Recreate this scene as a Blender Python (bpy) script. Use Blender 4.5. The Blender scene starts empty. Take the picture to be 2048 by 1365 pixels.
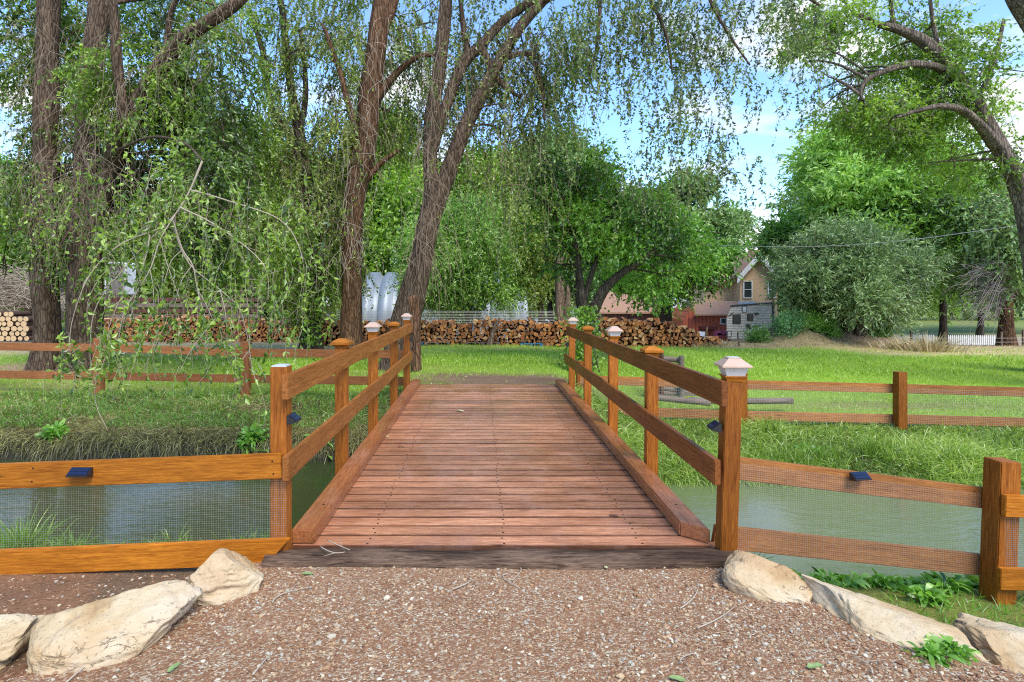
import bpy, bmesh, math, random
import numpy as np
from mathutils import Vector, Matrix
random.seed(7)
F_PX, CX, CY, CAMZ = 1138.0, 962.0, 588.0, 1.5     # lens in pixels, vanishing point, eye height above the deck
C = bpy.context.scene.collection
rad = math.radians

def P(px, py, d):
    """world point seen at pixel (px,py) standing d metres in front"""
    return np.array([(px-CX)*d/F_PX, d, CAMZ-(py-CY)*d/F_PX])

# ------------------------------------------------------------------ nodes
class NT:
    def __init__(s, name):
        s.m = bpy.data.materials.new(name); s.m.use_nodes = True
        s.t = s.m.node_tree; s.t.nodes.clear()
        s.out = s.n('ShaderNodeOutputMaterial')
    def n(s, typ, ins=None, **kw):
        nd = s.t.nodes.new(typ)
        for k, v in kw.items(): setattr(nd, k, v)
        for k, v in (ins or {}).items(): s.set(nd, k, v)
        return nd
    def set(s, nd, k, v):
        if isinstance(v, bpy.types.NodeSocket): s.t.links.new(v, nd.inputs[k])
        elif isinstance(v, bpy.types.Node): s.t.links.new(v.outputs[0], nd.inputs[k])
        else:
            if isinstance(v, tuple) and len(v) == 3 and nd.inputs[k].type == 'RGBA': v = v+(1,)
            nd.inputs[k].default_value = v
    def coord(s, which='Object'): return s.n('ShaderNodeTexCoord').outputs[which]
    def mapping(s, vec, scale=(1,1,1), loc=(0,0,0)): return s.n('ShaderNodeMapping', {'Vector':vec,'Scale':scale,'Location':loc}).outputs[0]
    def noise(s, vec, scale, detail=4, rough=.55, dist=0, col=False):
        nd = s.n('ShaderNodeTexNoise', {'Vector':vec,'Scale':scale,'Detail':detail,'Roughness':rough,'Distortion':dist})
        return nd.outputs['Color' if col else 'Fac']
    def ramp(s, fac, stops, interp='LINEAR'):
        nd = s.n('ShaderNodeValToRGB', {'Fac':fac}); cr = nd.color_ramp; cr.interpolation = interp
        while len(cr.elements) > 1: cr.elements.remove(cr.elements[-1])
        for i, (p, c) in enumerate(stops):
            if not isinstance(c, tuple): c = (c,c,c)
            e = cr.elements[0] if i == 0 else cr.elements.new(p)
            e.position = p; e.color = c+(1,) if len(c) == 3 else c
        return nd.outputs[0]
    def mix(s, fac, a, b, mode='MIX'):
        nd = s.n('ShaderNodeMix', data_type='RGBA', blend_type=mode)
        s.set(nd, 0, fac); s.set(nd, 6, a); s.set(nd, 7, b); return nd.outputs[2]
    def math(s, op, a, b=0.0, clamp=False):
        nd = s.n('ShaderNodeMath', operation=op, use_clamp=clamp); s.set(nd, 0, a); s.set(nd, 1, b); return nd.outputs[0]
    def bump(s, h, strength=.3, dist=.01): return s.n('ShaderNodeBump', {'Height':h,'Strength':strength,'Distance':dist}).outputs[0]
    def bsdf(s, **k):
        nd = s.n('ShaderNodeBsdfPrincipled')
        for kk, v in k.items(): s.set(nd, kk.replace('_',' '), v)
        s.t.links.new(nd.outputs[0], s.out.inputs[0]); return nd
    def rnd(s): return s.n('ShaderNodeObjectInfo').outputs['Random']

def wood(name, dark, light, rough=.55, grain=1.0, wet=0.0, blotch=.5, spec=.22, vary=.46, edge=0):
    t = NT(name); r = t.rnd()
    off = t.n('ShaderNodeCombineXYZ', {0:t.math('MULTIPLY', r, 37.0),1:t.math('MULTIPLY', r, 11.0),2:t.math('MULTIPLY', r, 23.0)}).outputs[0]
    v = t.n('ShaderNodeVectorMath', {0:t.coord(),1:off}, operation='ADD').outputs[0]
    g = t.noise(t.mapping(v,(1.3,22,22)), 3.2, 7, .62, .9*grain)
    fine = t.noise(t.mapping(v,(5,130,130)), 4, 3, .6)
    dark = tuple(q*.78 for q in dark)
    col = t.ramp(g, [(.32,dark),(.48,tuple((a+b)/2 for a,b in zip(dark,light))),(.66,light)])
    col = t.mix(t.math('MULTIPLY', t.ramp(fine,[(.35,1.0),(.6,0.0)]), .5), col, tuple(c*.45 for c in dark))
    big = t.noise(t.mapping(v,(1.2,3,3)), 1.6, 3, .5)
    col = t.mix(t.math('MULTIPLY', t.ramp(big,[(.35,1.0),(.62,0.0)]), blotch), col, tuple(c*.55 for c in dark))
    kn = t.n('ShaderNodeTexVoronoi', {'Vector':t.mapping(v,(1.0,4.5,4.5)),'Scale':1.7}).outputs[0]
    col = t.mix(t.ramp(kn,[(.02,.85),(.07,.35),(.11,0.0)]), col, tuple(c*.3 for c in dark))
    hs = t.n('ShaderNodeHueSaturation', {'Color':col,'Value':t.math('ADD', t.math('MULTIPLY', r, vary), 1.02-vary/2)}).outputs[0]
    if edge:
        yy = t.math('ABSOLUTE', t.n('ShaderNodeSeparateXYZ',{0:t.coord()}).outputs[1])
        hs = t.mix(t.ramp(yy,[(edge-.010,0.0),(edge-.002,.8)]), hs, (.03,.014,.01))
    ro = rough
    if wet:
        pos = t.n('ShaderNodeNewGeometry').outputs['Position']
        wn = t.noise(t.mapping(pos,(1.0,.55,1.0)), 1.9, 5, .62)
        ro = t.ramp(wn,[(.46,rough),(.58,wet)])
        film = t.ramp(t.noise(t.mapping(pos,(1.6,.8,1.0),(3,1,0)), 2.6, 6, .65),[(.50,0.0),(.70,.16)])
        hs = t.mix(film, hs, (.55,.36,.30))
    h = t.math('ADD', t.math('MULTIPLY', g, .6), t.math('MULTIPLY', fine, .35))
    t.bsdf(Base_Color=hs, Roughness=ro, Normal=t.bump(h,.55,.004), Specular_IOR_Level=spec)
    return t.m

def plain(name, col, rough=.6, metallic=0, var=.15, scale=6, bump=0.1, dirt=None):
    t = NT(name); v = t.coord()
    n = t.noise(v, scale, 5)
    c = t.mix(n, tuple(x*(1-var) for x in col), tuple(min(1,x*(1+var)) for x in col))
    if dirt: c = t.mix(t.ramp(t.noise(v, scale*.4, 6, .65),[(.45,0.0),(.7,.8)]), c, dirt)
    t.bsdf(Base_Color=c, Roughness=rough, Metallic=metallic, Normal=t.bump(t.noise(v, scale*8, 4), bump, .01))
    return t.m

def leafmat(name, c0, c1, c2, trans=.35, gloss=.05):
    c0 = tuple(q*.7 for q in c0)
    t = NT(name)
    a = t.n('ShaderNodeAttribute', attribute_name='v').outputs['Fac']
    col = t.ramp(a, [(0,c0),(.5,c1),(1,c2)])
    d = t.n('ShaderNodeBsdfDiffuse', {'Color':col})
    tr = t.n('ShaderNodeBsdfTranslucent', {'Color':t.mix(.5, col, t.mix(1.0, col, (1.3,1.5,.5,1), 'MULTIPLY'))})
    g = t.n('ShaderNodeBsdfGlossy', {'Color':(1,1,1,1),'Roughness':.38})
    m1 = t.n('ShaderNodeMixShader', {0:trans,1:d,2:tr}); m2 = t.n('ShaderNodeMixShader', {0:gloss,1:m1,2:g})
    t.t.links.new(m2.outputs[0], t.out.inputs[0]); return t.m

def barkmat(name, dark, light, moss=None):
    dark = tuple(q*.6 for q in dark)
    t = NT(name); v = t.coord()
    vv = t.mapping(v,(1,1,.22))
    n = t.noise(vv, 9, 8, .68, .8); w = t.n('ShaderNodeTexVoronoi', {'Vector':t.mapping(v,(1,1,.2)),'Scale':16}, feature='DISTANCE_TO_EDGE').outputs[0]
    col = t.ramp(n,[(.3,dark),(.55,tuple((a+b)/2 for a,b in zip(dark,light))),(.75,light)])
    col = t.mix(t.ramp(w,[(0,.75),(.12,0.0)]), col, tuple(c*.35 for c in dark))
    if moss: col = t.mix(t.ramp(t.noise(v,1.1,4),[(.5,0.0),(.7,.5)]), col, moss)
    h = t.math('ADD', t.math('MULTIPLY', n, 1.0), t.ramp(w,[(0,0.0),(.2,.6)]))
    t.bsdf(Base_Color=col, Roughness=.9, Normal=t.bump(h,.9,.03), Specular_IOR_Level=.15)
    return t.m

def vcolmat(name, fine=80, bump=.4, dist=.02, amp=.35, rough=.95):
    t = NT(name); v = t.coord()
    a = t.n('ShaderNodeAttribute', attribute_name='Col').outputs['Color']
    n = t.noise(v, fine, 5, .7); n2 = t.noise(v, fine*.12, 5, .6)
    k = t.math('ADD', t.ramp(n,[(.3,1-amp),(.7,1+amp)]), t.math('MULTIPLY', t.math('SUBTRACT', n2, .5), .5))
    c = t.n('ShaderNodeVectorMath', {0:a,1:t.n('ShaderNodeCombineXYZ',{0:k,1:k,2:k}).outputs[0]}, operation='MULTIPLY').outputs[0]
    t.bsdf(Base_Color=c, Roughness=rough, Normal=t.bump(t.math('ADD',n,n2),bump,dist), Specular_IOR_Level=.2)
    return t.m

def make_gravel():
    t = NT('gravel_ground'); v = t.coord()
    a = t.n('ShaderNodeAttribute', attribute_name='Col').outputs['Color']
    vo = t.n('ShaderNodeTexVoronoi', {'Vector':t.mapping(v,(1,1.25,1)),'Scale':95,'Randomness':1.0})
    cell = t.n('ShaderNodeSeparateColor', {0:vo.outputs['Color']})
    chip = t.ramp(cell.outputs[0],[(0,(.18,.085,.045)),(.38,(.33,.19,.095)),(.64,(.42,.30,.18)),(.86,(.47,.37,.25)),(.97,(.58,.50,.36))])
    n = t.noise(v, 3.5, 5, .6)
    m = t.math('MULTIPLY', t.ramp(cell.outputs[1],[(.36,0.0),(.41,1.0)]), t.ramp(n,[(.32,.55),(.6,1.0)]))
    fine = t.ramp(t.noise(v,160,4,.7),[(.3,.6),(.7,1.35)])
    base = t.n('ShaderNodeVectorMath', {0:a,1:fine}, operation='MULTIPLY').outputs[0]
    col = t.mix(m, base, chip)
    h = t.math('ADD', t.math('MULTIPLY', t.ramp(vo.outputs['Distance'],[(0,1.0),(.7,0.0)]), m), t.math('MULTIPLY', t.noise(v,60,5),.6))
    t.bsdf(Base_Color=col, Roughness=.85, Normal=t.bump(h,.9,.008), Specular_IOR_Level=.3)
    return t.m

def make_water():
    t = NT('creek_water'); v = t.coord()
    n = t.noise(t.mapping(v,(1.0,3.2,1)), 2.6, 4, .55, .6); n2 = t.noise(t.mapping(v,(1,4,1)), 11, 3, .5)
    h = t.math('ADD', n, t.math('MULTIPLY', n2, .3))
    x = t.n('ShaderNodeSeparateXYZ', {0:t.n('ShaderNodeNewGeometry').outputs['Position']}).outputs[0]
    c = t.mix(t.ramp(t.math('ADD', t.math('MULTIPLY', x, .2), t.math('MULTIPLY', t.noise(v,.9,3), .5)),[(.1,0.0),(.5,1.0)]), (.040,.056,.018), (.135,.165,.070))  # murky green; the left side's shade is put into the base colour
    t.bsdf(Base_Color=c, Roughness=.025, IOR=1.42, Normal=t.bump(h,.22,.02))
    return t.m

def make_stone():
    t = NT('sandstone'); v = t.coord()
    off = t.n('ShaderNodeVectorMath', {0:v,1:t.n('ShaderNodeCombineXYZ',{0:t.math('MULTIPLY',t.rnd(),9.)}).outputs[0]}, operation='ADD').outputs[0]
    n = t.noise(off, 2.6, 9, .62, .4); n2 = t.noise(off, 12, 8, .7); n3 = t.noise(t.mapping(off,(1,1,3.5)), 5, 8, .6, 1.2)
    c = t.ramp(n,[(.30,(.34,.20,.09)),(.42,(.48,.33,.17)),(.54,(.56,.43,.26)),(.70,(.62,.52,.37))])
    c = t.mix(t.ramp(n2,[(.56,0.0),(.74,.55)]), c, (.38,.22,.11))
    c = t.mix(t.ramp(t.noise(off,1.4,4),[(.50,0.0),(.72,.35)]), c, (.40,.21,.11))
    ridge = t.math('ABSOLUTE', t.math('SUBTRACT', n3, .5)); crk = t.ramp(ridge,[(0,1.0),(.010,0.0)])
    crk = t.math('MULTIPLY', crk, t.ramp(t.noise(off,2.2,3),[(.58,0.0),(.66,1.0)]))
    c = t.mix(t.math('MULTIPLY', crk, .35), c, (.20,.12,.06))
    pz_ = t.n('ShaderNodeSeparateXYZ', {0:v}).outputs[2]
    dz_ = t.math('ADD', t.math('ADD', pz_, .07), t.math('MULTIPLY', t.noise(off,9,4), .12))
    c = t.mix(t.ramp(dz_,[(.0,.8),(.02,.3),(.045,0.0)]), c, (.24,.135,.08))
    pits = t.ramp(t.noise(off, 60, 4, .6),[(.62,0.0),(.74,1.0)])
    c = t.mix(t.math('MULTIPLY', pits, .35), c, (.25,.16,.09))
    h = t.math('SUBTRACT', t.math('ADD', t.math('ADD', n, t.math('MULTIPLY', n2, .45)), t.math('MULTIPLY', n3, .5)), t.math('ADD', t.math('MULTIPLY', crk, .3), t.math('MULTIPLY', pits, .12)))
    t.bsdf(Base_Color=c, Roughness=.92, Normal=t.bump(h,.85,.035), Specular_IOR_Level=.15)
    return t.m

M = {}
M['orange'] = wood('stained_orange_wood', (.38,.105,.008), (.66,.235,.022), .42, 1.2, .0, .3)
M['post'] = wood('stained_post_wood', (.26,.068,.009), (.52,.175,.024), .42, 1.3, .0, .3)
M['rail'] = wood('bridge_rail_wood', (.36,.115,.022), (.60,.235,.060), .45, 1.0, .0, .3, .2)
M['railshade'] = wood('bridge_rail_wood_shaded', (.14,.042,.009), (.29,.095,.022), .42, 1.0, .0, .4, .25)  # rail wood coloured darker for the shade on the right-hand rails
M['deck'] = wood('deck_plank_wood', (.37,.120,.048), (.80,.38,.20), .32, 1.3, .12, .45, .8, .5, .067)
M['curb'] = wood('curb_wood', (.30,.090,.026), (.55,.20,.070), .38, 1.1, .18, .35, .55)
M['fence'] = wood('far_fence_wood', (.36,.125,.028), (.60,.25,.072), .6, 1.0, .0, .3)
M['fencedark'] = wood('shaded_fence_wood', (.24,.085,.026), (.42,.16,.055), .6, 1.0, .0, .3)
M['tie'] = wood('weathered_timber', (.035,.020,.014), (.30,.19,.125), .85, 1.8, .0, .75, .1)
M['greywood'] = wood('grey_weathered_wood', (.13,.095,.07), (.34,.27,.21), .85, 1.2, .0, .4, .2)
M['screw'] = plain('screw_head', (.03,.022,.02), .5, .6)
M['copper'] = plain('copper_cap', (.55,.37,.27), .42, .15, .12, 9)
M['frost'] = plain('frosted_lamp_glass', (.62,.60,.55), .25, 0, .08, 14, .05)
M['whitemetal'] = plain('pale_metal_plate', (.62,.64,.62), .35, .3, .1, 20)
M['blackplastic'] = plain('black_plastic', (.018,.018,.02), .35, 0, .1, 20)
M['panel'] = plain('solar_panel', (.008,.013,.040), .2, .0, .25, 30, .02)
M['wire'] = plain('galvanised_wire', (.50,.47,.42), .45, .5, .1, 20)
M['gravel'] = make_gravel(); M['water'] = make_water(); M['stone'] = make_stone()
M['ground'] = vcolmat('soil_and_turf', 45, .6, .03, .4)
M['bark'] = barkmat('furrowed_brown_bark', (.07,.046,.030), (.27,.185,.12))
M['barkred'] = barkmat('reddish_peeling_bark', (.08,.038,.02), (.31,.17,.09))
M['barkgrey'] = barkmat('grey_brown_bark', (.10,.075,.055), (.38,.30,.23))
M['barklight'] = barkmat('pale_tan_bark', (.16,.10,.065), (.42,.30,.21))
M['barkdark'] = barkmat('dark_bark', (.04,.032,.022), (.15,.115,.08))
M['twig'] = plain('bare_twig', (.26,.19,.125), .8, 0, .35, 3)
M['twigpale'] = plain('pale_twig', (.42,.34,.25), .8, 0, .3, 3)
M['twigdark'] = plain('dark_twig', (.10,.07,.045), .85, 0, .3, 3)
M['leaf'] = leafmat('elm_leaf', (.045,.095,.010), (.17,.29,.025), (.40,.55,.07), .45)
M['leafdim'] = leafmat('dull_elm_leaf', (.055,.095,.012), (.21,.30,.035), (.44,.54,.10), .45)  # elm leaf in a duller, yellower green
M['leafbright'] = leafmat('bright_leaf', (.07,.16,.010), (.24,.42,.028), (.50,.68,.08), .5)
M['leafdark'] = leafmat('dark_leaf', (.035,.110,.012), (.16,.36,.030), (.36,.58,.07), .45)
M['leafblue'] = leafmat('grey_green_leaf', (.06,.12,.03), (.22,.36,.10), (.46,.62,.22), .4)
M['leafolive'] = leafmat('olive_leaf', (.08,.12,.02), (.28,.36,.07), (.50,.58,.16), .4)
M['leaflocust'] = leafmat('locust_leaf', (.07,.17,.02), (.25,.45,.06), (.52,.72,.18), .45)
M['leafjuniper'] = leafmat('juniper_foliage', (.035,.075,.022), (.17,.28,.085), (.44,.56,.24), .3)
M['leafcurtain'] = leafmat('hanging_elm_leaf', (.035,.060,.010), (.12,.19,.028), (.30,.40,.08), .4)
M['leafweed'] = leafmat('fresh_weed_leaf', (.07,.19,.02), (.22,.46,.05), (.44,.66,.14), .45)
M['grass'] = leafmat('lawn_grass', (.20,.32,.02), (.37,.54,.05), (.55,.70,.12), .45, .04)
M['grasslong'] = leafmat('long_bank_grass', (.10,.18,.02), (.28,.43,.05), (.58,.66,.18), .45, .05)
M['grassshade'] = leafmat('shaded_bank_grass', (.10,.08,.03), (.32,.31,.09), (.62,.58,.24), .35, .04)
M['straw'] = leafmat('dry_straw', (.22,.16,.08), (.48,.37,.21), (.70,.58,.38), .25, .04)
M['bluegrass'] = leafmat('mint_green_weed', (.09,.24,.07), (.23,.48,.18), (.44,.66,.33), .45)

# ------------------------------------------------------------------ mesh helpers
def raw_mesh(name, V, groups, attrs=None, smooth=False, mats=None):
    """groups: list of (int array n x k, material index)"""
    me = bpy.data.meshes.new(name)
    V = np.asarray(V, dtype=np.float32)
    me.vertices.add(len(V)); me.vertices.foreach_set('co', V.ravel())
    li = []; tot = []; mi = []
    for G, m in groups:
        G = np.asarray(G, dtype=np.int32)
        if len(G) == 0: continue
        li.append(G.ravel()); tot.append(np.full(len(G), G.shape[1], np.int32)); mi.append(np.full(len(G), m, np.int32))
    li = np.concatenate(li); tot = np.concatenate(tot); mi = np.concatenate(mi)
    me.loops.add(len(li)); me.loops.foreach_set('vertex_index', li)
    me.polygons.add(len(tot))
    st = np.zeros(len(tot), np.int32); st[1:] = np.cumsum(tot)[:-1]
    me.polygons.foreach_set('loop_start', st); me.polygons.foreach_set('loop_total', tot)
    me.polygons.foreach_set('material_index', mi)
    me.polygons.foreach_set('use_smooth', np.full(len(tot), smooth, bool))
    me.update(calc_edges=True)
    for k, (dom, typ, data) in (attrs or {}).items():
        a = me.attributes.new(k, typ, dom)
        a.data.foreach_set('color' if 'COLOR' in typ else 'value', np.asarray(data, np.float32).ravel())
    for m in (mats or []): me.materials.append(m)
    return me

def world(o):
    return (world(o.parent) @ o.matrix_basis) if o.parent else o.matrix_basis.copy()

def link(name, me, parent=None, MW=None):
    o = bpy.data.objects.new(name, me); C.objects.link(o)
    MW = MW if MW is not None else Matrix.Identity(4)
    if parent is not None:
        o.parent = parent; MW = world(parent).inverted() @ MW
    o.matrix_basis = MW
    return o

def tag(o, label=None, cat=None, group=None, kind=None):
    if label: o['label'] = label
    if cat: o['category'] = cat
    if group: o['group'] = group
    if kind: o['kind'] = kind
    return o

def thing(name, label, cat, loc=(0,0,0), group=None):
    o = bpy.data.objects.new(name, None); C.objects.link(o); o.location = Vector([float(x) for x in loc])
    o.empty_display_size = .2
    return tag(o, label, cat, group)

class MB:
    """collects geometry in world coordinates; build() makes ONE object with its origin at `org`"""
    def __init__(s): s.V = []; s.G = []; s.n = 0; s.att = []
    def add(s, V, F, mi=0, v=None):
        V = np.asarray(V, float).reshape(-1,3)
        fl = {}
        for f in F: fl.setdefault(len(f), []).append(f)
        for k, g in fl.items(): s.G.append((np.asarray(g, np.int64)+s.n, mi))
        s.V.append(V); s.n += len(V)
        s.att.append(np.full(len(V), .5) if v is None else np.broadcast_to(v, (len(V),)))
    def box(s, c, size, R=None, mi=0, v=None):
        x, y, z = [q/2 for q in size]
        V = np.array([[a*x,b*y,d*z] for a in (-1,1) for b in (-1,1) for d in (-1,1)])
        if R is not None: V = V @ np.array(R.to_3x3()).T
        s.add(V+np.array(c), [(0,1,3,2),(4,6,7,5),(0,4,5,1),(2,3,7,6),(0,2,6,4),(1,5,7,3)], mi, v)
    def box2(s, a, b, mi=0): s.box([(p+q)/2 for p,q in zip(a,b)], [abs(q-p) for p,q in zip(a,b)], None, mi)
    def prism(s, pts, dirv, mi=0):
        A = np.array(pts, float); B = A+np.array(dirv, float); n = len(A)
        F = [tuple(range(n))[::-1], tuple(range(n,2*n))]+[(i,(i+1)%n,(i+1)%n+n,i+n) for i in range(n)]
        s.add(np.vstack([A,B]), F, mi)
    def tube(s, pts, r, sides=8, mi=0, cap=True, v=None):
        V, Q = tube(pts, r, sides)
        n = len(pts)
        F = [tuple(q) for q in Q]
        if cap: F += [tuple(range(sides))[::-1], tuple(range((n-1)*sides, n*sides))]
        s.add(V, F, mi, v)
    def lathe(s, prof, c, sides=16, mi=0, sq=False):
        a = np.arange(sides)/sides*2*math.pi + (math.pi/4 if sides == 4 else 0)
        V = np.array([[c[0]+r*math.cos(t), c[1]+r*math.sin(t), c[2]+z] for r, z in prof for t in a])
        n = len(prof); F = [(i*sides+j, i*sides+(j+1)%sides, (i+1)*sides+(j+1)%sides, (i+1)*sides+j) for i in range(n-1) for j in range(sides)]
        F += [tuple(range(sides))[::-1], tuple(range((n-1)*sides, n*sides))]
        s.add(V, F, mi)
    def build(s, name, mats, parent=None, org=None, smooth=False, bevel=0):
        if not isinstance(mats, (list,tuple)): mats = [mats]
        V = np.vstack(s.V)
        if org is None: org = np.array(world(parent).translation) if parent is not None else V.mean(0)*[1,1,0]+[0,0,V[:,2].min()]
        me = raw_mesh(name, V-np.array(org), s.G, {'v':('POINT','FLOAT',np.concatenate(s.att))}, smooth, mats)
        if bevel:
            bm = bmesh.new(); bm.from_mesh(me); bmesh.ops.remove_doubles(bm, verts=bm.verts, dist=1e-5)
            bmesh.ops.bevel(bm, geom=[e for e in bm.edges if e.is_manifold and e.calc_face_angle(0) > .5], offset=bevel, segments=2, affect='EDGES', clamp_overlap=True)
            bm.to_mesh(me); bm.free()
        return link(name, me, parent, Matrix.Translation(Vector([float(x) for x in org])))

def frames(pts):
    T = np.gradient(pts, axis=0); T /= np.linalg.norm(T, axis=1, keepdims=True)+1e-9
    N = np.zeros_like(T); a = np.array([1,0,0]) if abs(T[0][0]) < .8 else np.array([0,1,0])
    n = a-T[0]*np.dot(a,T[0]); n /= np.linalg.norm(n)
    for i in range(len(T)):
        n = n-T[i]*np.dot(n,T[i]); n /= np.linalg.norm(n)+1e-9; N[i] = n
    return T, N, np.cross(T, N)

def tube(pts, r, sides=8, fn=None):
    pts = np.asarray(pts, float); n = len(pts); r = np.broadcast_to(np.asarray(r, float), (n,))
    T, N, B = frames(pts)
    a = np.arange(sides)/sides*2*math.pi
    R = np.repeat(r[:,None], sides, 1)
    if fn is not None: R = R*fn(a[None,:], np.arange(n)[:,None])
    V = pts[:,None,:] + R[:,:,None]*(np.cos(a)[None,:,None]*N[:,None,:] + np.sin(a)[None,:,None]*B[:,None,:])
    i = np.arange(n-1)[:,None]*sides; j = np.arange(sides)[None,:]; j2 = (j+1)%sides
    Q = np.stack([i+j, i+j2, i+sides+j2, i+sides+j], -1).reshape(-1,4)
    return V.reshape(-1,3), Q

def catmull(pts, step=.15):
    pts = np.asarray(pts, float); A = np.vstack([2*pts[0]-pts[1], pts, 2*pts[-1]-pts[-2]]); out = []
    for i in range(1, len(A)-2):
        n = max(2, int(np.linalg.norm(A[i+1][:3]-A[i][:3])/step))
        for t in np.arange(n)/n:
            p0,p1,p2,p3 = A[i-1],A[i],A[i+1],A[i+2]
            out.append(.5*((2*p1)+(-p0+p2)*t+(2*p0-5*p1+4*p2-p3)*t*t+(-p0+3*p1-3*p2+p3)*t**3))
    out.append(A[-2]); return np.array(out)

def fnoise(Pn, freq, seed, oct=3):
    rg = np.random.default_rng(seed); o = np.zeros(len(Pn)); amp = 1; tot = 0
    for k in range(oct):
        for _ in range(4):
            d = rg.normal(size=3); d /= np.linalg.norm(d)
            o += amp*np.sin(Pn @ d*freq*(1.0+.6*rg.random()) + rg.random()*6.28)/2.2
        tot += amp; amp *= .5; freq *= 2.1
    return o/tot

def curves_mesh(PL, R, sides=3):
    """PL: (n,k,3) polylines, R: (n,k) radii -> verts, quads"""
    n, k, _ = PL.shape
    T = np.gradient(PL, axis=1); T /= np.linalg.norm(T, axis=2, keepdims=True)+1e-9
    a = np.array([.31,.87,.38]); N = np.cross(T, a); N /= np.linalg.norm(N, axis=2, keepdims=True)+1e-9; B = np.cross(T, N)
    ang = np.arange(sides)/sides*2*math.pi
    V = PL[:,:,None,:] + R[:,:,None,None]*(np.cos(ang)[None,None,:,None]*N[:,:,None,:] + np.sin(ang)[None,None,:,None]*B[:,:,None,:])
    base = (np.arange(n)*k*sides)[:,None,None]; i = (np.arange(k-1)*sides)[None,:,None]; j = np.arange(sides)[None,None,:]; j2 = (j+1)%sides
    Q = np.stack([base+i+j, base+i+j2, base+i+sides+j2, base+i+sides+j], -1).reshape(-1,4)
    return V.reshape(-1,3), Q

def leaf_quads(P0, D, L, W, rg):
    n = len(P0); D = D/(np.linalg.norm(D, axis=1, keepdims=True)+1e-9)
    A = rg.normal(size=(n,3)); S = np.cross(D, A); S /= np.linalg.norm(S, axis=1, keepdims=True)+1e-9
    Nn = np.cross(D, S); L = L[:,None]; W = W[:,None]
    V = np.stack([P0, P0+D*L*.42+S*W*.5+Nn*W*.12, P0+D*L-Nn*L*.08, P0+D*L*.42-S*W*.5+Nn*W*.12], 1)
    return V.reshape(-1,3), np.arange(n*4).reshape(-1,4)

def unit(V): return V/(np.linalg.norm(V, axis=-1, keepdims=True)+1e-9)

def leaf_obj(name, mat, parent, V, v4, org=None):
    if org is None: org = np.array(world(parent).translation)
    Q = np.arange(len(V)).reshape(-1,4)
    me = raw_mesh(name, V-org, [(Q,0)], {'v':('POINT','FLOAT',v4)}, False, [mat])
    return link(name, me, parent, Matrix.Translation(Vector([float(x) for x in org])))

def blob(px, py, d, rx, ry, rd, n):
    """an ellipsoid of foliage; rx, ry in pixels at depth d, rd in metres"""
    return (P(px,py,d), np.array([rx*d/F_PX, rd, ry*d/F_PX]), n)

def sprays(blobs, seed, L=.06, per=9, tw=.45, hang=.5, thr=-.35, freq=1.6, outw=.6, wr=.42):
    rg = np.random.default_rng(seed); S = []; U = []
    for c, r, n in blobs:
        u = unit(rg.normal(size=(n,3))); q = rg.random(n)**.42
        p = u*q[:,None]*r+c
        keep = (fnoise(p, freq, seed+3) + .35*fnoise(p, freq*3.1, seed+4)) > thr
        S.append(p[keep]); U.append(u[keep])
    S = np.vstack(S); U = np.vstack(U); n = len(S)
    h = unit(U*outw+rg.normal(size=(n,3))*.55); h = unit(h*(1-hang)+np.array([0,0,-1])*hang)
    ln = tw*(.5+rg.random(n))
    t = (np.arange(per)+rg.random((n,per)))/per
    Pt = S[:,None,:] + h[:,None,:]*(t*ln[:,None])[:,:,None] + np.array([0,0,-1])*(t**2*ln[:,None]*.35*hang)[:,:,None]
    D = h[:,None,:]*.6 + rg.normal(size=(n,per,3))*.62 + np.array([0,0,-.25])
    Lf = L*(.6+.8*rg.random((n,per)))
    cl = fnoise(S, freq*1.4, seed+9)
    val = np.clip(.5+.42*cl[:,None]+.22*rg.normal(size=(n,per)), 0, 1)
    V, _ = leaf_quads(Pt.reshape(-1,3), D.reshape(-1,3), Lf.ravel(), (Lf*(wr+.2*rg.random((n,per)))).ravel(), rg)
    k = rg.random(n) < .70
    PL = S[k][:,None,:] + h[k][:,None,:]*(np.array([-.25,.2,.6,.95])[None,:]*ln[k][:,None])[:,:,None] + np.array([0,0,-1])*(np.array([0,.04,.36,.9])[None,:]*ln[k][:,None]*.35*hang)[:,:,None]
    return V, np.repeat(val.ravel(), 4), PL

def strands(starts, length, seed, k=7, sway=.25, out=None):
    rg = np.random.default_rng(seed); n = len(starts); L = length*(.45+.9*rg.random(n))
    d0 = rg.normal(size=(n,3))*[.6,.6,.15] if out is None else out+rg.normal(size=(n,3))*.3
    t = np.linspace(0,1,k)[None,:,None]
    w = rg.normal(size=(n,3))*[1,1,.3]; ph = rg.random((n,1,1))*6
    return starts[:,None,:] + d0[:,None,:]*L[:,None,None]*.38*np.sqrt(t) + np.array([0,0,-1])*L[:,None,None]*(.25*t+.75*t**1.5) + w[:,None,:]*np.sin(t*5+ph)*.05*L[:,None,None]*sway*4

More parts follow.
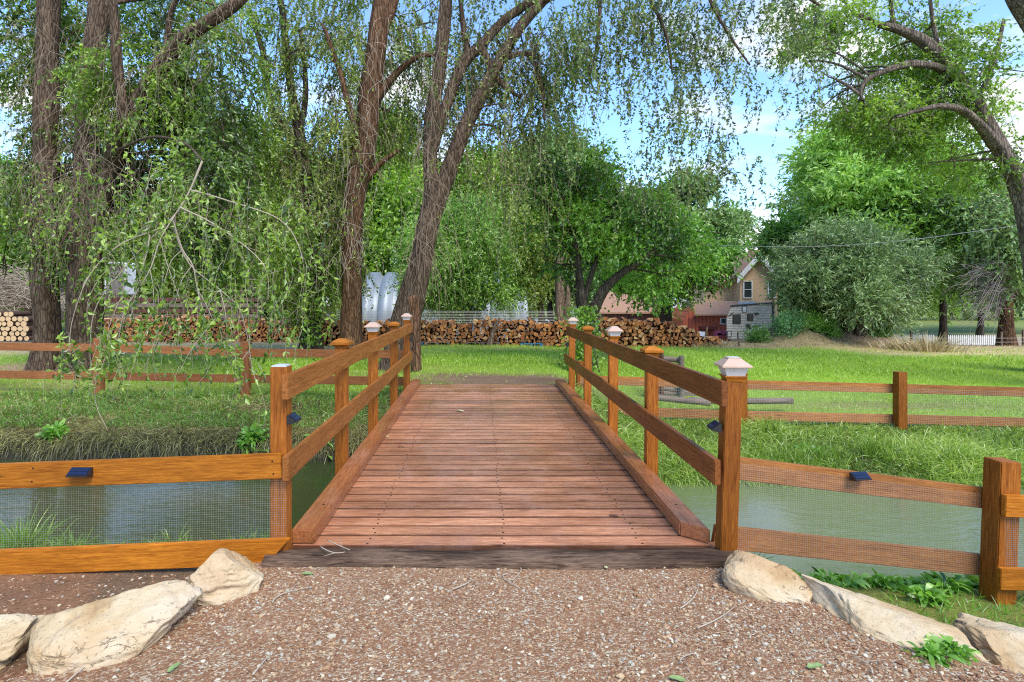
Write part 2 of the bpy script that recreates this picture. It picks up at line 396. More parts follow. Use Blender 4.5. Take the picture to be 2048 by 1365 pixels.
def strand_leaves(PL, seed, L=.05, spacing=.06, startf=.25):
    rg = np.random.default_rng(seed); n, k, _ = PL.shape
    ln = np.linalg.norm(np.diff(PL, axis=1), axis=2).sum(1); m = max(2, int(ln.mean()/spacing))
    t = startf+(1-startf)*rg.random((n,m)); f = t*(k-1); i = np.clip(f.astype(int),0,k-2); fr = (f-i)[:,:,None]
    ar = np.arange(n)[:,None]; p = PL[ar,i]*(1-fr)+PL[ar,i+1]*fr; tg = unit(PL[ar,i+1]-PL[ar,i])
    D = tg*.55+rg.normal(size=(n,m,3))*.5; Lf = L*(.6+.7*rg.random((n,m)))
    V, _ = leaf_quads(p.reshape(-1,3), D.reshape(-1,3), Lf.ravel(), (Lf*(.42+.15*rg.random((n,m)))).ravel(), rg)
    val = np.clip(.5+.25*rg.normal(size=(n,1))+.2*rg.normal(size=(n,m)),0,1)
    return V, np.repeat(val.ravel(),4)

def curve_obj(name, PL, r0, mat, parent, r1=.4, sides=3, org=None):
    k = PL.shape[1]; R = np.broadcast_to(r0*np.linspace(1,r1,k)[None,:], PL.shape[:2])
    V, Q = curves_mesh(PL, R, sides)
    if org is None: org = np.array(world(parent).translation) if parent is not None else PL.reshape(-1,3).mean(0)
    return link(name, raw_mesh(name, V-org, [(Q,0)], None, True, [mat]), parent, Matrix.Translation(Vector([float(x) for x in org])))

def trunk_pts(spec):
    """spec: list of (px,py,width_px,d) -> smooth centre line and radii"""
    A = np.array([list(P(a,b,d))+[w*d/F_PX/2] for a,b,w,d in spec])
    S = catmull(A, .12); return S[:,:3], S[:,3]

def limb_obj(name, specs, mat, parent, seed, sides=22, ridge=.10, wander=.03):
    """one or several tapering limbs given by pixel specs, joined as ONE mesh"""
    Vs = []; Qs = []; n = 0; allp = []
    rg = np.random.default_rng(seed)
    for sp in specs:
        if isinstance(sp, tuple): pts, r = sp
        else: pts, r = trunk_pts(sp)
        pts = pts + np.stack([fnoise(pts,1.3,seed+k,2) for k in range(3)],1)*wander*[1,1,0]
        ph = rg.random(8)*6.28
        def fn(a, i, r=r):
            z = i*.12
            o = 1+ridge*(np.sin(a*5+ph[0]+.5*np.sin(z*1.1))+.7*np.sin(a*9+ph[1]+.9*np.sin(z*1.7+ph[2]))+.5*np.sin(a*3+ph[3]+z*.8)+.45*np.sin(a*14+ph[4]+z*2.3))/1.7
            return o+ridge*.5*np.sin(z*3.1+a*2+ph[5])
        V, Q = tube(pts, r, sides, fn); Vs.append(V); Qs.append(Q+n); n += len(V); allp.append((pts,r))
    V = np.vstack(Vs); org = np.array(world(parent).translation)
    me = raw_mesh(name, V-org, [(np.vstack(Qs),0)], None, True, [mat])
    return link(name, me, parent, Matrix.Translation(Vector([float(x) for x in org]))), allp

def auto_limbs(paths, blobs, seed, r0=.05, per=3, frac=.35):
    """curved limbs from the nearest trunk point to foliage centres plus sub-branches"""
    rg = np.random.default_rng(seed); pts = np.vstack([p[int(len(p)*frac):] for p,_ in paths]); out = []
    for c, r, n in blobs:
        for k in range(per):
            e = c + rg.normal(size=3)*r*.35
            lower = pts[pts[:,2] < e[2]+.3]
            if len(lower) == 0: lower = pts
            s = lower[np.argmin(np.linalg.norm(lower-e, axis=1)+rg.random(len(lower))*.8)]
            t = np.linspace(0,1,9)[:,None]; mid = (s+e)/2+np.array([0,0,.18])*np.linalg.norm(e-s)+rg.normal(size=3)*.12*np.linalg.norm(e-s)
            out.append(((1-t)**2*s+2*t*(1-t)*mid+t*t*e, r0*(.7+.6*rg.random())*np.linspace(1,.25,9)))
            for _ in range(3):
                q = out[-1][0][rg.integers(3,8)]; e2 = q+unit(rg.normal(size=3)+.6*unit(e-s))*np.mean(r)*(.5+.5*rg.random())
                m2 = (q+e2)/2+rg.normal(size=3)*.1*np.mean(r)
                tt = np.linspace(0,1,9)[:,None]; out.append(((1-tt)**2*q+2*tt*(1-tt)*m2+tt*tt*e2, r0*.4*np.linspace(1,.3,9)))
    return out

def limbs_mesh(name, L, mat, parent, sides=6):
    PL = np.stack([a for a,_ in L]); R = np.stack([b for _,b in L])
    V, Q = curves_mesh(PL, R, sides); org = np.array(world(parent).translation)
    return link(name, raw_mesh(name, V-org, [(Q,0)], None, True, [mat]), parent, Matrix.Translation(Vector([float(x) for x in org])))

def mat_basis(x, up=(0,0,1)):
    x = Vector(x).normalized(); z = Vector(up); z = (z-x*z.dot(x)).normalized(); y = z.cross(x)
    return Matrix(((x.x,y.x,z.x),(x.y,y.y,z.y),(x.z,y.z,z.z))).to_4x4()

def board(name, p0, p1, w, h, mat, parent, up=(0,0,1), bevel=.004, extra=None, jitter=0):
    """a sawn board from p0 to p1 (centre line); w thick (side), h high (up)"""
    p0 = Vector([float(x) for x in p0]); p1 = Vector([float(x) for x in p1]); L = (p1-p0).length
    bm = bmesh.new(); bmesh.ops.create_cube(bm, size=1)
    bmesh.ops.scale(bm, vec=(L,w,h), verts=bm.verts)
    if bevel: bmesh.ops.bevel(bm, geom=bm.edges[:], offset=bevel, segments=2, affect='EDGES')
    if extra: extra(bm, L, w, h)
    me = bpy.data.meshes.new(name); bm.to_mesh(me); bm.free(); me.materials.append(mat)
    MW = Matrix.Translation((p0+p1)/2) @ mat_basis(p1-p0, up)
    return link(name, me, parent, MW)

def ribbons(base, d0, L, W, bend, seed, nseg=3, tint=None, leafy=False):
    rg = np.random.default_rng(seed); n = len(base); d0 = unit(d0)
    S = unit(np.cross(d0, rg.normal(size=(n,3))))
    t = np.linspace(0,1,nseg+1)
    C_ = base[:,None,:]+d0[:,None,:]*(L[:,None]*t)[:,:,None]+np.array([0,0,-1])*((bend*L)[:,None]*t**2)[:,:,None]
    wd = (W[:,None]*(np.sin(math.pi*np.clip(t*.93+.07,0,1))**.8 if leafy else (1-t)**.7)/2)[:,:,None]
    A = C_+S[:,None,:]*wd; B = C_-S[:,None,:]*wd
    V = np.concatenate([np.stack([A[:,:-1],B[:,:-1]],2).reshape(n,-1,3), C_[:,-1:]],1)   # 2*nseg+1 verts
    m = 2*nseg+1; b = (np.arange(n)*m)[:,None]
    Q = np.concatenate([np.stack([b+2*i,b+2*i+1,b+2*i+3,b+2*i+2],-1).reshape(-1,4) for i in range(nseg-1)]) if nseg > 1 else np.zeros((0,4),int)
    T = np.stack([b+2*nseg-2,b+2*nseg-1,b+2*nseg],-1).reshape(-1,3)
    val = np.clip((.5 if tint is None else tint)+.22*rg.normal(size=n),0,1)
    return V.reshape(-1,3), Q, T, np.repeat(val, m)

def ribbon_obj(name, mat, parts, label, cat, kind='stuff'):
    V = []; G = []; n = 0; v = []
    for a, q, t, val in parts:
        if len(q): G.append((q+n,0))
        G.append((t+n,0)); V.append(a); v.append(val); n += len(a)
    o = link(name, raw_mesh(name, np.vstack(V), G, {'v':('POINT','FLOAT',np.concatenate(v))}, False, [mat]))
    return tag(o, label, cat, kind=kind)

# ------------------------------------------------------------------ terrain
def sm(x, a, b): t = np.clip((x-a)/(b-a),0,1); return t*t*(3-2*t)
def xl(y): return np.interp(y, [0,2.0,2.35,2.8,3.2,3.6], [-4.2,-2.1,-1.80,-1.45,-1.27,-1.27])
def xr(y): return np.interp(y, [0,2.0,2.35,2.85,3.15,3.6], [4.6,2.55,2.15,1.72,1.46,1.46])
def yfar(x): return np.interp(x, [-30,-9,-1.5,0,2,9,30], [8.1,7.95,7.85,7.45,6.95,6.8,6.9])
def ground(x, y):
    x = np.asarray(x, float); y = np.asarray(y, float)
    pth = -.045+0*x
    left = -.11-.03*sm(-x,2,5); right = -.15-.43*sm(x-xr(y),.15,.75)
    wl = sm(xl(y)-x, -.02, .35); wr = sm(x-xr(y), -.05, .30)
    zn = pth*(1-wl)*(1-wr)+left*wl+right*wr
    ys = np.interp(x, [-1.4,-1.2,1.4,1.7,2.4], [3.45,3.42,3.42,3.6,3.95])
    fall = np.interp(x, [-1.5,1.5,2.4], [1.7,1.5,.9])
    zn = zn+(-1.35-zn)*sm(y, ys, ys+fall*1.15)
    t = y-yfar(x)
    zl = np.interp(t, [-.9,-.12,.05,.3,2.1,6.6,12,20,26,40,60], [-1.35,-.95,-.58,-.47,-.29,-.25,-.31,-.8,-1.3,-2,-2.1])
    zm = np.interp(t, [-.9,0,.5,1.7,2.3,4,12.5,20,27,40,60], [-1.35,-.8,-.5,-.10,-.05,-.12,-.30,-.85,-1.35,-2,-2.1])
    zr = np.interp(t, [-.9,0,.2,1.95,4,10,13,27,40,60], [-1.35,-.8,-.69,-.56,-.46,-.26,-.36,-1.55,-2,-2.1])
    a = sm(-x,1.25,2.1); b = sm(x,1.45,2.6); zf = zl*a+zr*b+zm*(1-a-b)
    m = sm(t, -1.2, -.85); z = zn*(1-m)+zf*m
    mound = .60*np.exp(-((x-11.2)/1.9)**2-((y-20.6)/1.3)**2)+.34*np.exp(-((x-14.2)/2.0)**2-((y-21)/1.0)**2)
    Pn = np.stack([x.ravel(),y.ravel(),0*x.ravel()],1)
    nz = (fnoise(Pn, 2.2, 5, 3)*.018).reshape(x.shape)
    far = sm(y, 90, 300)
    return z+mound*(1+.45*fnoise(Pn,3,8).reshape(x.shape))+nz*np.where(y>3.5,1.3,.45)-.1*far
def gz(x, y): return float(ground(np.array([x]), np.array([y]))[0])

def build_ground():
    ys = np.concatenate([np.arange(-3,1.6,.25),np.arange(1.6,11,.06),np.arange(11,24,.14),np.arange(24,60,1.0),60*1.12**np.arange(0,24)])
    h = np.concatenate([np.arange(0,6,.07),np.arange(6,26,.25),26*1.13**np.arange(0,28)])
    xs = np.concatenate([-h[:0:-1],h]); X, Y = np.meshgrid(xs, ys); Z = ground(X, Y)
    V = np.stack([X.ravel(),Y.ravel(),Z.ravel()],1); nx = len(xs); ny = len(ys)
    x = V[:,0]; y = V[:,1]; t = y-yfar(x); Pn = V*[1,1,0]
    n1 = fnoise(Pn,1.2,21,4); n2 = fnoise(Pn,5.5,22,3); n3 = fnoise(Pn,.45,23,3)
    def c(*a): return np.array(a)[None,:]
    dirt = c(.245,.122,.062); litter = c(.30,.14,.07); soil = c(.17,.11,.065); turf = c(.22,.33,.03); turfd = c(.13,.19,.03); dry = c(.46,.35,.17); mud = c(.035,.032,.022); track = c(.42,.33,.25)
    col = dirt+0*V
    def lay(m, cc):
        nonlocal col; m = np.clip(m,0,1)[:,None]; col = col*(1-m)+cc*m
    edge = np.maximum(x-xr(y), xl(y)-x)
    lay(sm(edge+.10*n2,-.22,.02)*(y<4), litter); lay(sm(edge,.1,.4)*(y<3.6), soil)
    lay((x>1.8)*sm(y,3.2,3.7)*(t<-1)*.8, turfd)
    lay(sm(-V[:,2],.66,.80)*(y>3.4)*(t<-.8), mud); lay((t<-1)*sm(n2,.0,.6)*sm(edge,.1,.5)*.5, litter)
    lay(sm(t,-1.1,-.9), mud); lay(sm(t,0,.35), np.where((x<0)[:,None], c(.17,.135,.06), c(.15,.16,.05)))
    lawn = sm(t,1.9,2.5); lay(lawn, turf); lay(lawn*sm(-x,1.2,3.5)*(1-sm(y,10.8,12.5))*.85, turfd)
    lay(lawn*sm(n3+.5*n1,.25,.8)*.45, dry*.8); lay(lawn*sm(-n3+.6*n2,.5,1.1)*.5, turfd)
    # worn ground at the foot of the bridge and under the trees
    wear = np.exp(-((x-.3)/1.6)**2-((y-10.6)/1.0)**2); lay(wear*2.2+.9*n1*wear, soil*1.1)
    lay(np.exp(-((x+11)/2.6)**2-((y-13.5)/1.0)**2)*1.3, soil*1.9); lay(np.exp(-((x+2.1)/1.2)**2-((y-12.8)/.8)**2), soil*1.5)
    lay(sm(y,17.2,18.6)*(y<19.5)*.75*(x<4), dry*.9)
    lay(sm(y+.6*n1,15.2,17.4)*sm(-x,2,4)*.9, dry); lay(sm(y+.5*n1,18.3,19.3)*sm(x,4.5,7), dry*.85)
    lay(sm(y+.4*n1,15.6,16.8)*sm(x,10.5,12.5)*.95, dry); lay(sm(y,21,24), c(.26,.19,.12)); lay(sm(y,24,30)*.5*(x>5), track)
    lay(sm(y,40,55)*.8, turfd*1.2)
    md = np.exp(-((x-11.0)/2.4)**2-((y-20.4)/1.4)**2); lay(md*1.4, c(.20,.16,.08)); lay(np.exp(-((x-14)/1.8)**2-((y-20.7)/1.0)**2)*1.3, c(.24,.15,.11))
    ww = np.exp(-((x-7.2)/2.2)**2-((y-10.1)/.35)**2); lay(ww*.8*(x>3.3), soil*1.3)
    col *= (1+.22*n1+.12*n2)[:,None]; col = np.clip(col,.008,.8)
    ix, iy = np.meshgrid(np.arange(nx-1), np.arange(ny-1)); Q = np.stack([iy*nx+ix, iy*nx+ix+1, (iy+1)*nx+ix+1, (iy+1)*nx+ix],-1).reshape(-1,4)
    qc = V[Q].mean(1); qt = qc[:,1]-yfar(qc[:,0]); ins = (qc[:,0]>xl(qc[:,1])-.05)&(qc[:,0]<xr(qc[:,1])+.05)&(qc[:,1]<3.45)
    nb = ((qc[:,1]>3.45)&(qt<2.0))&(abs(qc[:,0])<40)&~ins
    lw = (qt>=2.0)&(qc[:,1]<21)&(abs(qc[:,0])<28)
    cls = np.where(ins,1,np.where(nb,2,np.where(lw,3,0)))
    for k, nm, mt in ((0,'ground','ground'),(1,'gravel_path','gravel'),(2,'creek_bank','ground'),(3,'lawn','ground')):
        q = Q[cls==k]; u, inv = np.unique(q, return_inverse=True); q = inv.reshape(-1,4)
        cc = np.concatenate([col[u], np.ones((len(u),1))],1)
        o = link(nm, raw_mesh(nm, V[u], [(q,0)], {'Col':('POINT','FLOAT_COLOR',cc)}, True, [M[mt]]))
        tag(o, kind='structure')
build_ground()
w = MB(); w.add([(-60,3.2,-.8),(60,3.2,-.8),(60,8.6,-.8),(-60,8.6,-.8)], [(0,1,2,3)])
tag(w.build('creek_water', M['water'], org=(0,0,-.8)), kind='structure')

# ------------------------------------------------------------------ footbridge
br = thing('footbridge', 'reddish brown timber plank footbridge with two-rail wooden handrails crossing the green creek', 'bridge', (.14,3.4,0))
X0, X1, YA, YB = -1.14, 1.385, 3.39, 9.47
nb_ = 42; pitch = (YB-YA)/nb_
for i in range(nb_):
    y = YA+pitch*(i+.5); wd = pitch-.012-random.random()*.004
    dz = random.uniform(-.003,.003)
    def scr(bm, L, w_, h_, i=i):
        for sx in (-.80,.02,.84):
            for sy in (-.035,.035):
                m = Matrix.Translation((sx+random.uniform(-.015,.015), sy+random.uniform(-.006,.006), h_/2+.0006))
                r = bmesh.ops.create_circle(bm, cap_ends=True, segments=8, radius=.0075, matrix=m)
                for f in set(sum([list(v.link_faces) for v in r['verts']], [])): f.material_index = 1
    o = board('plank', (X0+.01+random.uniform(-.006,.006), y, -.019+dz), (X1-.01+random.uniform(-.006,.006), y+random.uniform(-.003,.003), -.019+dz), wd, .038, M['deck'], br, bevel=.003, extra=scr)
    o.data.materials.append(M['screw'])
for sx in (-.9,.14,1.15):   # bearers below
    board('beam', (sx, 3.45, -.16), (sx, 9.4, -.16), .15, .24, M['tie'], br)
def chamf(side):
    def f(bm, L, w_, h_):
        for v in bm.verts:
            if v.co.x < -L/2+.03 and v.co.y*side > 0: v.co.x += .11
    return f
def curbscr(ys):
    def f(bm, L, w_, h_):
        for yy in ys:
            r = bmesh.ops.create_circle(bm, cap_ends=True, segments=8, radius=.009, matrix=Matrix.Translation((yy, random.uniform(-.03,.03), h_/2+.0006)))
            for f_ in set(sum([list(v.link_faces) for v in r['verts']], [])): f_.material_index = 1
    return f
cs = [-2.6,-2.0,-1.4,-.8,-.1,.6,1.3,2.0,2.6]
def both(a, b):
    def f(*k): a(*k); b(*k)
    return f
o = board('curb', (-1.067,3.41,.044), (-1.067,9.42,.044), .142, .086, M['curb'], br, bevel=.008, extra=curbscr(cs)); o.data.materials.append(M['screw'])
o = board('curb', (1.302,3.41,.044), (1.302,9.42,.044), .146, .086, M['curb'], br, bevel=.008, extra=both(chamf(1), curbscr(cs))); o.data.materials.append(M['screw'])

PD = [3.355,4.82,6.22,7.70,9.03]
ltop = [1.073,1.075,1.085,1.075,1.085]; rtop = [1.02,1.01,1.04,1.02,1.02]
def post_cap(x, y, z, parent, wd=.156):
    m = MB(); c = (x,y,z); q = wd/math.sqrt(2)
    m.lathe([(.070,-.030),(.078,-.010),(q,-.002),(q,.018),(.042,.046),(.039,.047)], c, 4)
    return m.build('post_cap', M['orange'], parent, org=c)
def lamp(x, y, z, label, s=1.0, yaw=0):
    t = thing('post_lamp', label, 'solar lamp', (x,y,z), 'solar cap lamps on the bridge posts')
    t.rotation_euler = (0,0,yaw); q = 1/math.sqrt(2)
    def sub(nm, prof, mat):
        m = MB(); m.lathe([(r*s*q*.78, zz*s) for r, zz in prof], (0,0,0), 4)
        o = m.build(nm, mat, None, org=(0,0,0)); o.parent = t; o.matrix_basis = Matrix.Identity(4); return o
    sub('moulding', [(.124,-.030),(.132,-.014),(.154,-.004),(.154,0),(.152,.001)], M['orange'])
    sub('lamp_glass', [(.128,.0015),(.166,.047),(.166,.049)], M['frost'])
    r = sub('lamp_roof', [(.190,.0495),(.212,.052),(.212,.060),(.095,.098),(.095,.104),(.088,.1045)], M['copper'])
    sub('solar_panel', [(.074,.1046),(.074,.1065)], M['whitemetal'])
    return t
RL = ['%s solar cap lamp with copper roof, on the %s handrail post of the %s side of the bridge']
for side in (-1,1):
    for i, y in enumerate(PD):
        if side < 0:
            xb = xt = -1.178; zt = ltop[i]; y0 = y
        else:
            xb = 1.437; xt = 1.475 if i == 0 else 1.445; zt = rtop[i]
        o = board('post', (xb, y, -.28 if i in (0,4) else -.42), (xt, y, zt-.031 if not (side<0 and i==0) else zt), .096, .096, M['post'] if i else M['post'], br, up=(0.0 if side<0 else .05,1,0), bevel=.004)
        if side < 0 and i == 0:
            m = MB(); m.lathe([(.062,0),(.062,.006),(.03,.012)], (xt,y,zt+.001), 4)
            q = m.build('metal_plate', M['whitemetal'], o, org=(xt,y,zt))
        elif i in (1,3): post_cap(xt, y, zt, o)
        else:
            who = {(-1,2):'middle of the left-hand bridge rail, lamp with a grey stained copper roof', (-1,4):'small lamp on the farthest left-hand bridge post, in front of the broken snag',
                   (1,0):'large nearest solar lamp with pinkish copper roof and frosted glass on the right bridge post', (1,2):'middle lamp of the right-hand bridge rail, with dull grey roof over frosted glass',
                   (1,4):'small lamp on the farthest right-hand bridge post beside the climbing vine'}[(side,i)]
            lamp(xt+(.01 if side>0 else 0), y, zt, who, 1.0 if i else 1.02, -.1 if side>0 and i==0 else 0)
def side_screws(xs, dz=.035, r=.0055):
    def f(bm, L, w_, h_):
        for xx in xs:
            for sz in (-dz, dz):
                for sd in (-1, 1):
                    mt = Matrix.Translation((xx+random.uniform(-.008,.008), sd*(w_/2+.0006), sz+random.uniform(-.008,.008))) @ Matrix.Rotation(-sd*math.pi/2, 4, 'X')
                    q = bmesh.ops.create_circle(bm, cap_ends=True, segments=8, radius=r, matrix=mt)
                    for f_ in set(sum([list(v.link_faces) for v in q['verts']], [])): f_.material_index = 1
    return f
def rail(x0,z0,x1,z1,ya,yb,mat):
    o = board('handrail', (x0,ya,z0), (x1,yb,z1), .038, .142, mat, br, bevel=.004, extra=side_screws([p-(ya+yb)/2 for p in PD]))
    o.data.materials.append(M['screw']); return o
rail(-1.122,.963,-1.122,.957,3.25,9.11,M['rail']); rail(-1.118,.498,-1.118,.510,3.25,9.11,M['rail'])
rail(1.372,.934,1.378,.914,3.20,9.10,M['railshade']); rail(1.330,.493,1.345,.478,3.20,9.10,M['railshade'])

# old timber sill in front of the deck
def timber():
    n = 60; pts = np.stack([np.linspace(-1.235,1.465,n), 3.283+.006*np.sin(np.linspace(0,9,n)), -.085+.004*np.sin(np.linspace(0,14,n))],1)
    rg = np.random.default_rng(3)
    r = .099+.003*fnoise(pts,6,31)
    def fn(a,i): 
        sq = 1/np.maximum(np.abs(np.cos(a)),np.abs(np.sin(a)))**.55
        return sq*(1+.02*np.sin(a*5+i*.3)+.015*np.sin(a*11+i*.35)+.018*np.sin(a*17-i*.4)+.012*np.sin(a*9+i*1.9))
    V, Q = tube(pts, r*.93, 40, fn)
    V[:,2] = -.085+(V[:,2]+.085)*.98
    m = MB(); m.add(V, [tuple(q) for q in Q]+[tuple(range(40))[::-1], tuple(range(59*40,60*40))])
    o = m.build('timber_sill', M['tie'], org=(.1,3.283,-.085)); 
    for p in o.data.polygons: p.use_smooth = len(p.vertices)==4
    tag(o, 'dark weathered round-edged timber lying across the gravel at the foot of the bridge', 'timber')
timber()

# ------------------------------------------------------------------ wire mesh
def wire_panel(quad, sp, parent, wdt=.0010, name='wire_mesh', off=(0,-1,0)):
    """quad: bottom-left, bottom-right, top-right, top-left"""
    a,b,c,d = [np.array(q, float) for q in quad]; w_ = np.linalg.norm(b-a); h = max(np.linalg.norm(d-a), np.linalg.norm(c-b))
    m = MB(); nx = int(w_/sp); nz = int(h/sp); V = []; F = []
    up = unit(d-a); al = unit(b-a)
    def strip(p, q, s, lift):
        nonlocal V; n = len(V); o = np.array(off)*lift
        V += [p-s*wdt/2+o, q-s*wdt/2+o, q+s*wdt/2+o, p+s*wdt/2+o]; F.append((n,n+1,n+2,n+3))
    for i in range(nx+1):
        t = i/nx; strip(a+(b-a)*t, d+(c-d)*t, al, 0)
    for j in range(nz+1):
        z = j*sp/h
        if z <= 1: strip(a+(d-a)*z, b+(c-b)*z, up, .0012)
    m.add(V, F); return m.build(name, M['wire'], parent)

# near left fence
fl = thing('rail_fence', 'bright orange two-rail fence with wire mesh left of the bridge, above pale boulders', 'fence', (-2.0,3.28,-.2), 'timber rail fences along the creek')
dr = .0345   # drop per metre to the left
o = board('rail', (-4.4,3.281,.440-.02*2.6), (-1.145,3.281,.510), .038, .142, M['orange'], fl, extra=side_screws([1.58,.2,-1.2])); o.data.materials.append(M['screw'])
def cut(bm, L, w_, h_):
    for v in bm.verts:
        if v.co.x > L/2-.02 and v.co.z < 0: v.co.x -= .13
board('rail', (-4.4,3.281,-.112), (-1.100,3.281,.020), .038, .142, M['orange'], fl, extra=cut)
wire_panel([(-4.3,3.3035,-.06),(-1.132,3.3035,.05),(-1.132,3.3035,.46),(-4.3,3.3035,.36)], .0135, fl)
board('post', (-4.3,3.36,-.6), (-4.3,3.36,.65), .1, .1, M['orange'], fl, up=(0,1,0))

# near right fence
fr = thing('rail_fence', 'two-rail mesh fence sloping down from the bridge to a thick square post at right', 'fence', (2.6,3.8,-.6), 'timber rail fences along the creek')
o = board('rail', (1.50,3.60,.412), (3.50,3.97,.078), .038, .142, M['fence'], fr, extra=side_screws([-.95,.93])); o.data.materials.append(M['screw'])
board('rail', (1.47,3.60,-.030), (3.50,3.97,-.390), .038, .142, M['fence'], fr)
wire_panel([(1.50,3.575,-.10),(3.455,3.935,-.455),(3.455,3.935,.12),(1.50,3.575,.455)], .0135, fr)
board('post', (3.50,3.87,-.85), (3.545,3.87,.371), .14, .14, M['post'], fr, up=(0,1,0), bevel=.006)
board('rail', (3.468,3.778,.095), (5.6,3.70,.04), .038, .142, M['orange'], fr)
board('rail', (3.435,3.778,-.388), (5.6,3.70,-.43), .038, .142, M['orange'], fr)
wire_panel([(3.50,3.80,-.47),(5.4,3.74,-.47),(5.4,3.74,.13),(3.50,3.80,.13)], .0135, fr)

# far left fence
gl = thing('rail_fence', 'shaded brown two-rail fence on the far bank left of the bridge, behind hanging leaves', 'fence', (-4.5,9.9,-.3), 'timber rail fences along the creek')
def xzd(px, py, d): return P(px,py,d)
a0 = P(-260,690,10.5); a1 = P(203,696,10.2); a2 = P(492,706,10.0); a3 = P(806,709,9.33)
b0 = P(-260,746,10.5); b1 = P(203,752,10.2); b2 = P(492,758,10.0); b3 = P(806,763,9.33)
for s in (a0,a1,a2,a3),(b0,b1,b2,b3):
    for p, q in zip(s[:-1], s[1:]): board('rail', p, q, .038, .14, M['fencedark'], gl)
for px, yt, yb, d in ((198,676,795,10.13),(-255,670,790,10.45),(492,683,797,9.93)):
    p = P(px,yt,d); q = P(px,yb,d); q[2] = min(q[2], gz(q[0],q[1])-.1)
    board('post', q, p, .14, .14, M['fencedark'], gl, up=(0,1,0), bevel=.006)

# far right fence
gr = thing('rail_fence', 'sunlit two-rail mesh fence between the right creek bank and the bright lawn', 'fence', (5.0,8.9,-.6), 'timber rail fences along the creek')
pa = (P(1160,760,9.35), P(1484,770,8.98), P(1802,778,8.8), P(2160,788,8.6)); pb = (P(1160,820,9.35), P(1484,832,8.98), P(1802,839,8.8), P(2160,849,8.6))
for s in (pa, pb):
    for p, q in zip(s[:-1], s[1:]): board('rail', p+[0,.02,0], q+[0,.02,0], .038, .14, M['fence'], gr)
for px, yt, yb, d in ((1160,723,800,9.42),(1484,746,864,8.95),(1800,744,856,8.73),(2165,746,860,8.5)):
    p = P(px,yt,d); q = P(px,yb,d); q[2] = min(q[2], gz(q[0],q[1])-.08)
    board('post', q, p, .14 if px > 1500 else .12, .13, M['post'], gr, up=(0,1,0), bevel=.006)
for k in range(3):
    wire_panel([pb[k]+[0,-.01,-.1], pb[k+1]+[0,-.01,-.1], pa[k+1]+[0,-.01,.02], pa[k]+[0,-.01,.02]], .026, gr, .0016)

# ------------------------------------------------------------------ wedge solar lights
def wedge(name, c, yaw, label, w_=.120, h=.052, dp=.058):
    t = thing('wedge_light', label, 'solar light', c, 'black wedge solar lights on the rails')
    t.rotation_euler = (0,0,yaw)
    # local: back at y=0, front towards -y
    m = MB(); m.prism([(-w_/2,0,-h/2),(-w_/2,-dp*.25,-h/2),(-w_/2,-dp,-h*.28),(-w_/2,-dp,-h*.18),(-w_/2,-.008,h/2),(-w_/2,0,h/2)], (w_,0,0))
    o = m.build('housing', M['blackplastic'], None, org=(0,0,0), bevel=.0015); o.parent = t; o.matrix_basis = Matrix.Identity(4)
    a = np.array([-w_/2+.006,-dp+.004,-h*.18+.0058]); b = np.array([-w_/2+.006,-.011,h/2+.0002]); nrm = np.array([0,-.55,.83])*.002
    for k in range(2):
        p0 = a+(b-a)*(.03+.49*k)+nrm; p1 = a+(b-a)*(.47+.49*k)+nrm; m = MB(); W2 = np.array([w_-.012,0,0])
        m.add([p0,p0+W2,p1+W2,p1,p0-nrm,p0+W2-nrm,p1+W2-nrm,p1-nrm],[(0,1,2,3),(0,4,5,1),(1,5,6,2),(2,6,7,3),(3,7,4,0)])
        q = m.build('solar_cell', M['panel'], None, org=(0,0,0)); q.parent = t; q.matrix_basis = Matrix.Identity(4)
p = P(165,944,3.258); wedge('', (p[0],3.261,p[2]), 0, 'black wedge solar light with blue panel on the bright orange left fence rail')
p = P(1711,953,3.75); wedge('', (p[0]+.0,3.735,p[2]+.01), .18, 'black wedge solar light on the sloping fence rail over the right side of the creek')
wedge('', (-1.129,3.355,.765), math.pi/2, 'black wedge solar light facing the deck on the nearest left bridge post', .10)
wedge('', (1.397,3.34,.722), -math.pi/2-.1, 'black wedge solar light facing the deck on the nearest right bridge post', .10)
wedge('', (-1.129,9.03,.78), math.pi/2, 'tiny black solar light on the farthest left-hand bridge post', .10)
wedge('', (1.388,9.03,.70), -math.pi/2, 'tiny black solar light on the farthest right-hand bridge post', .10)

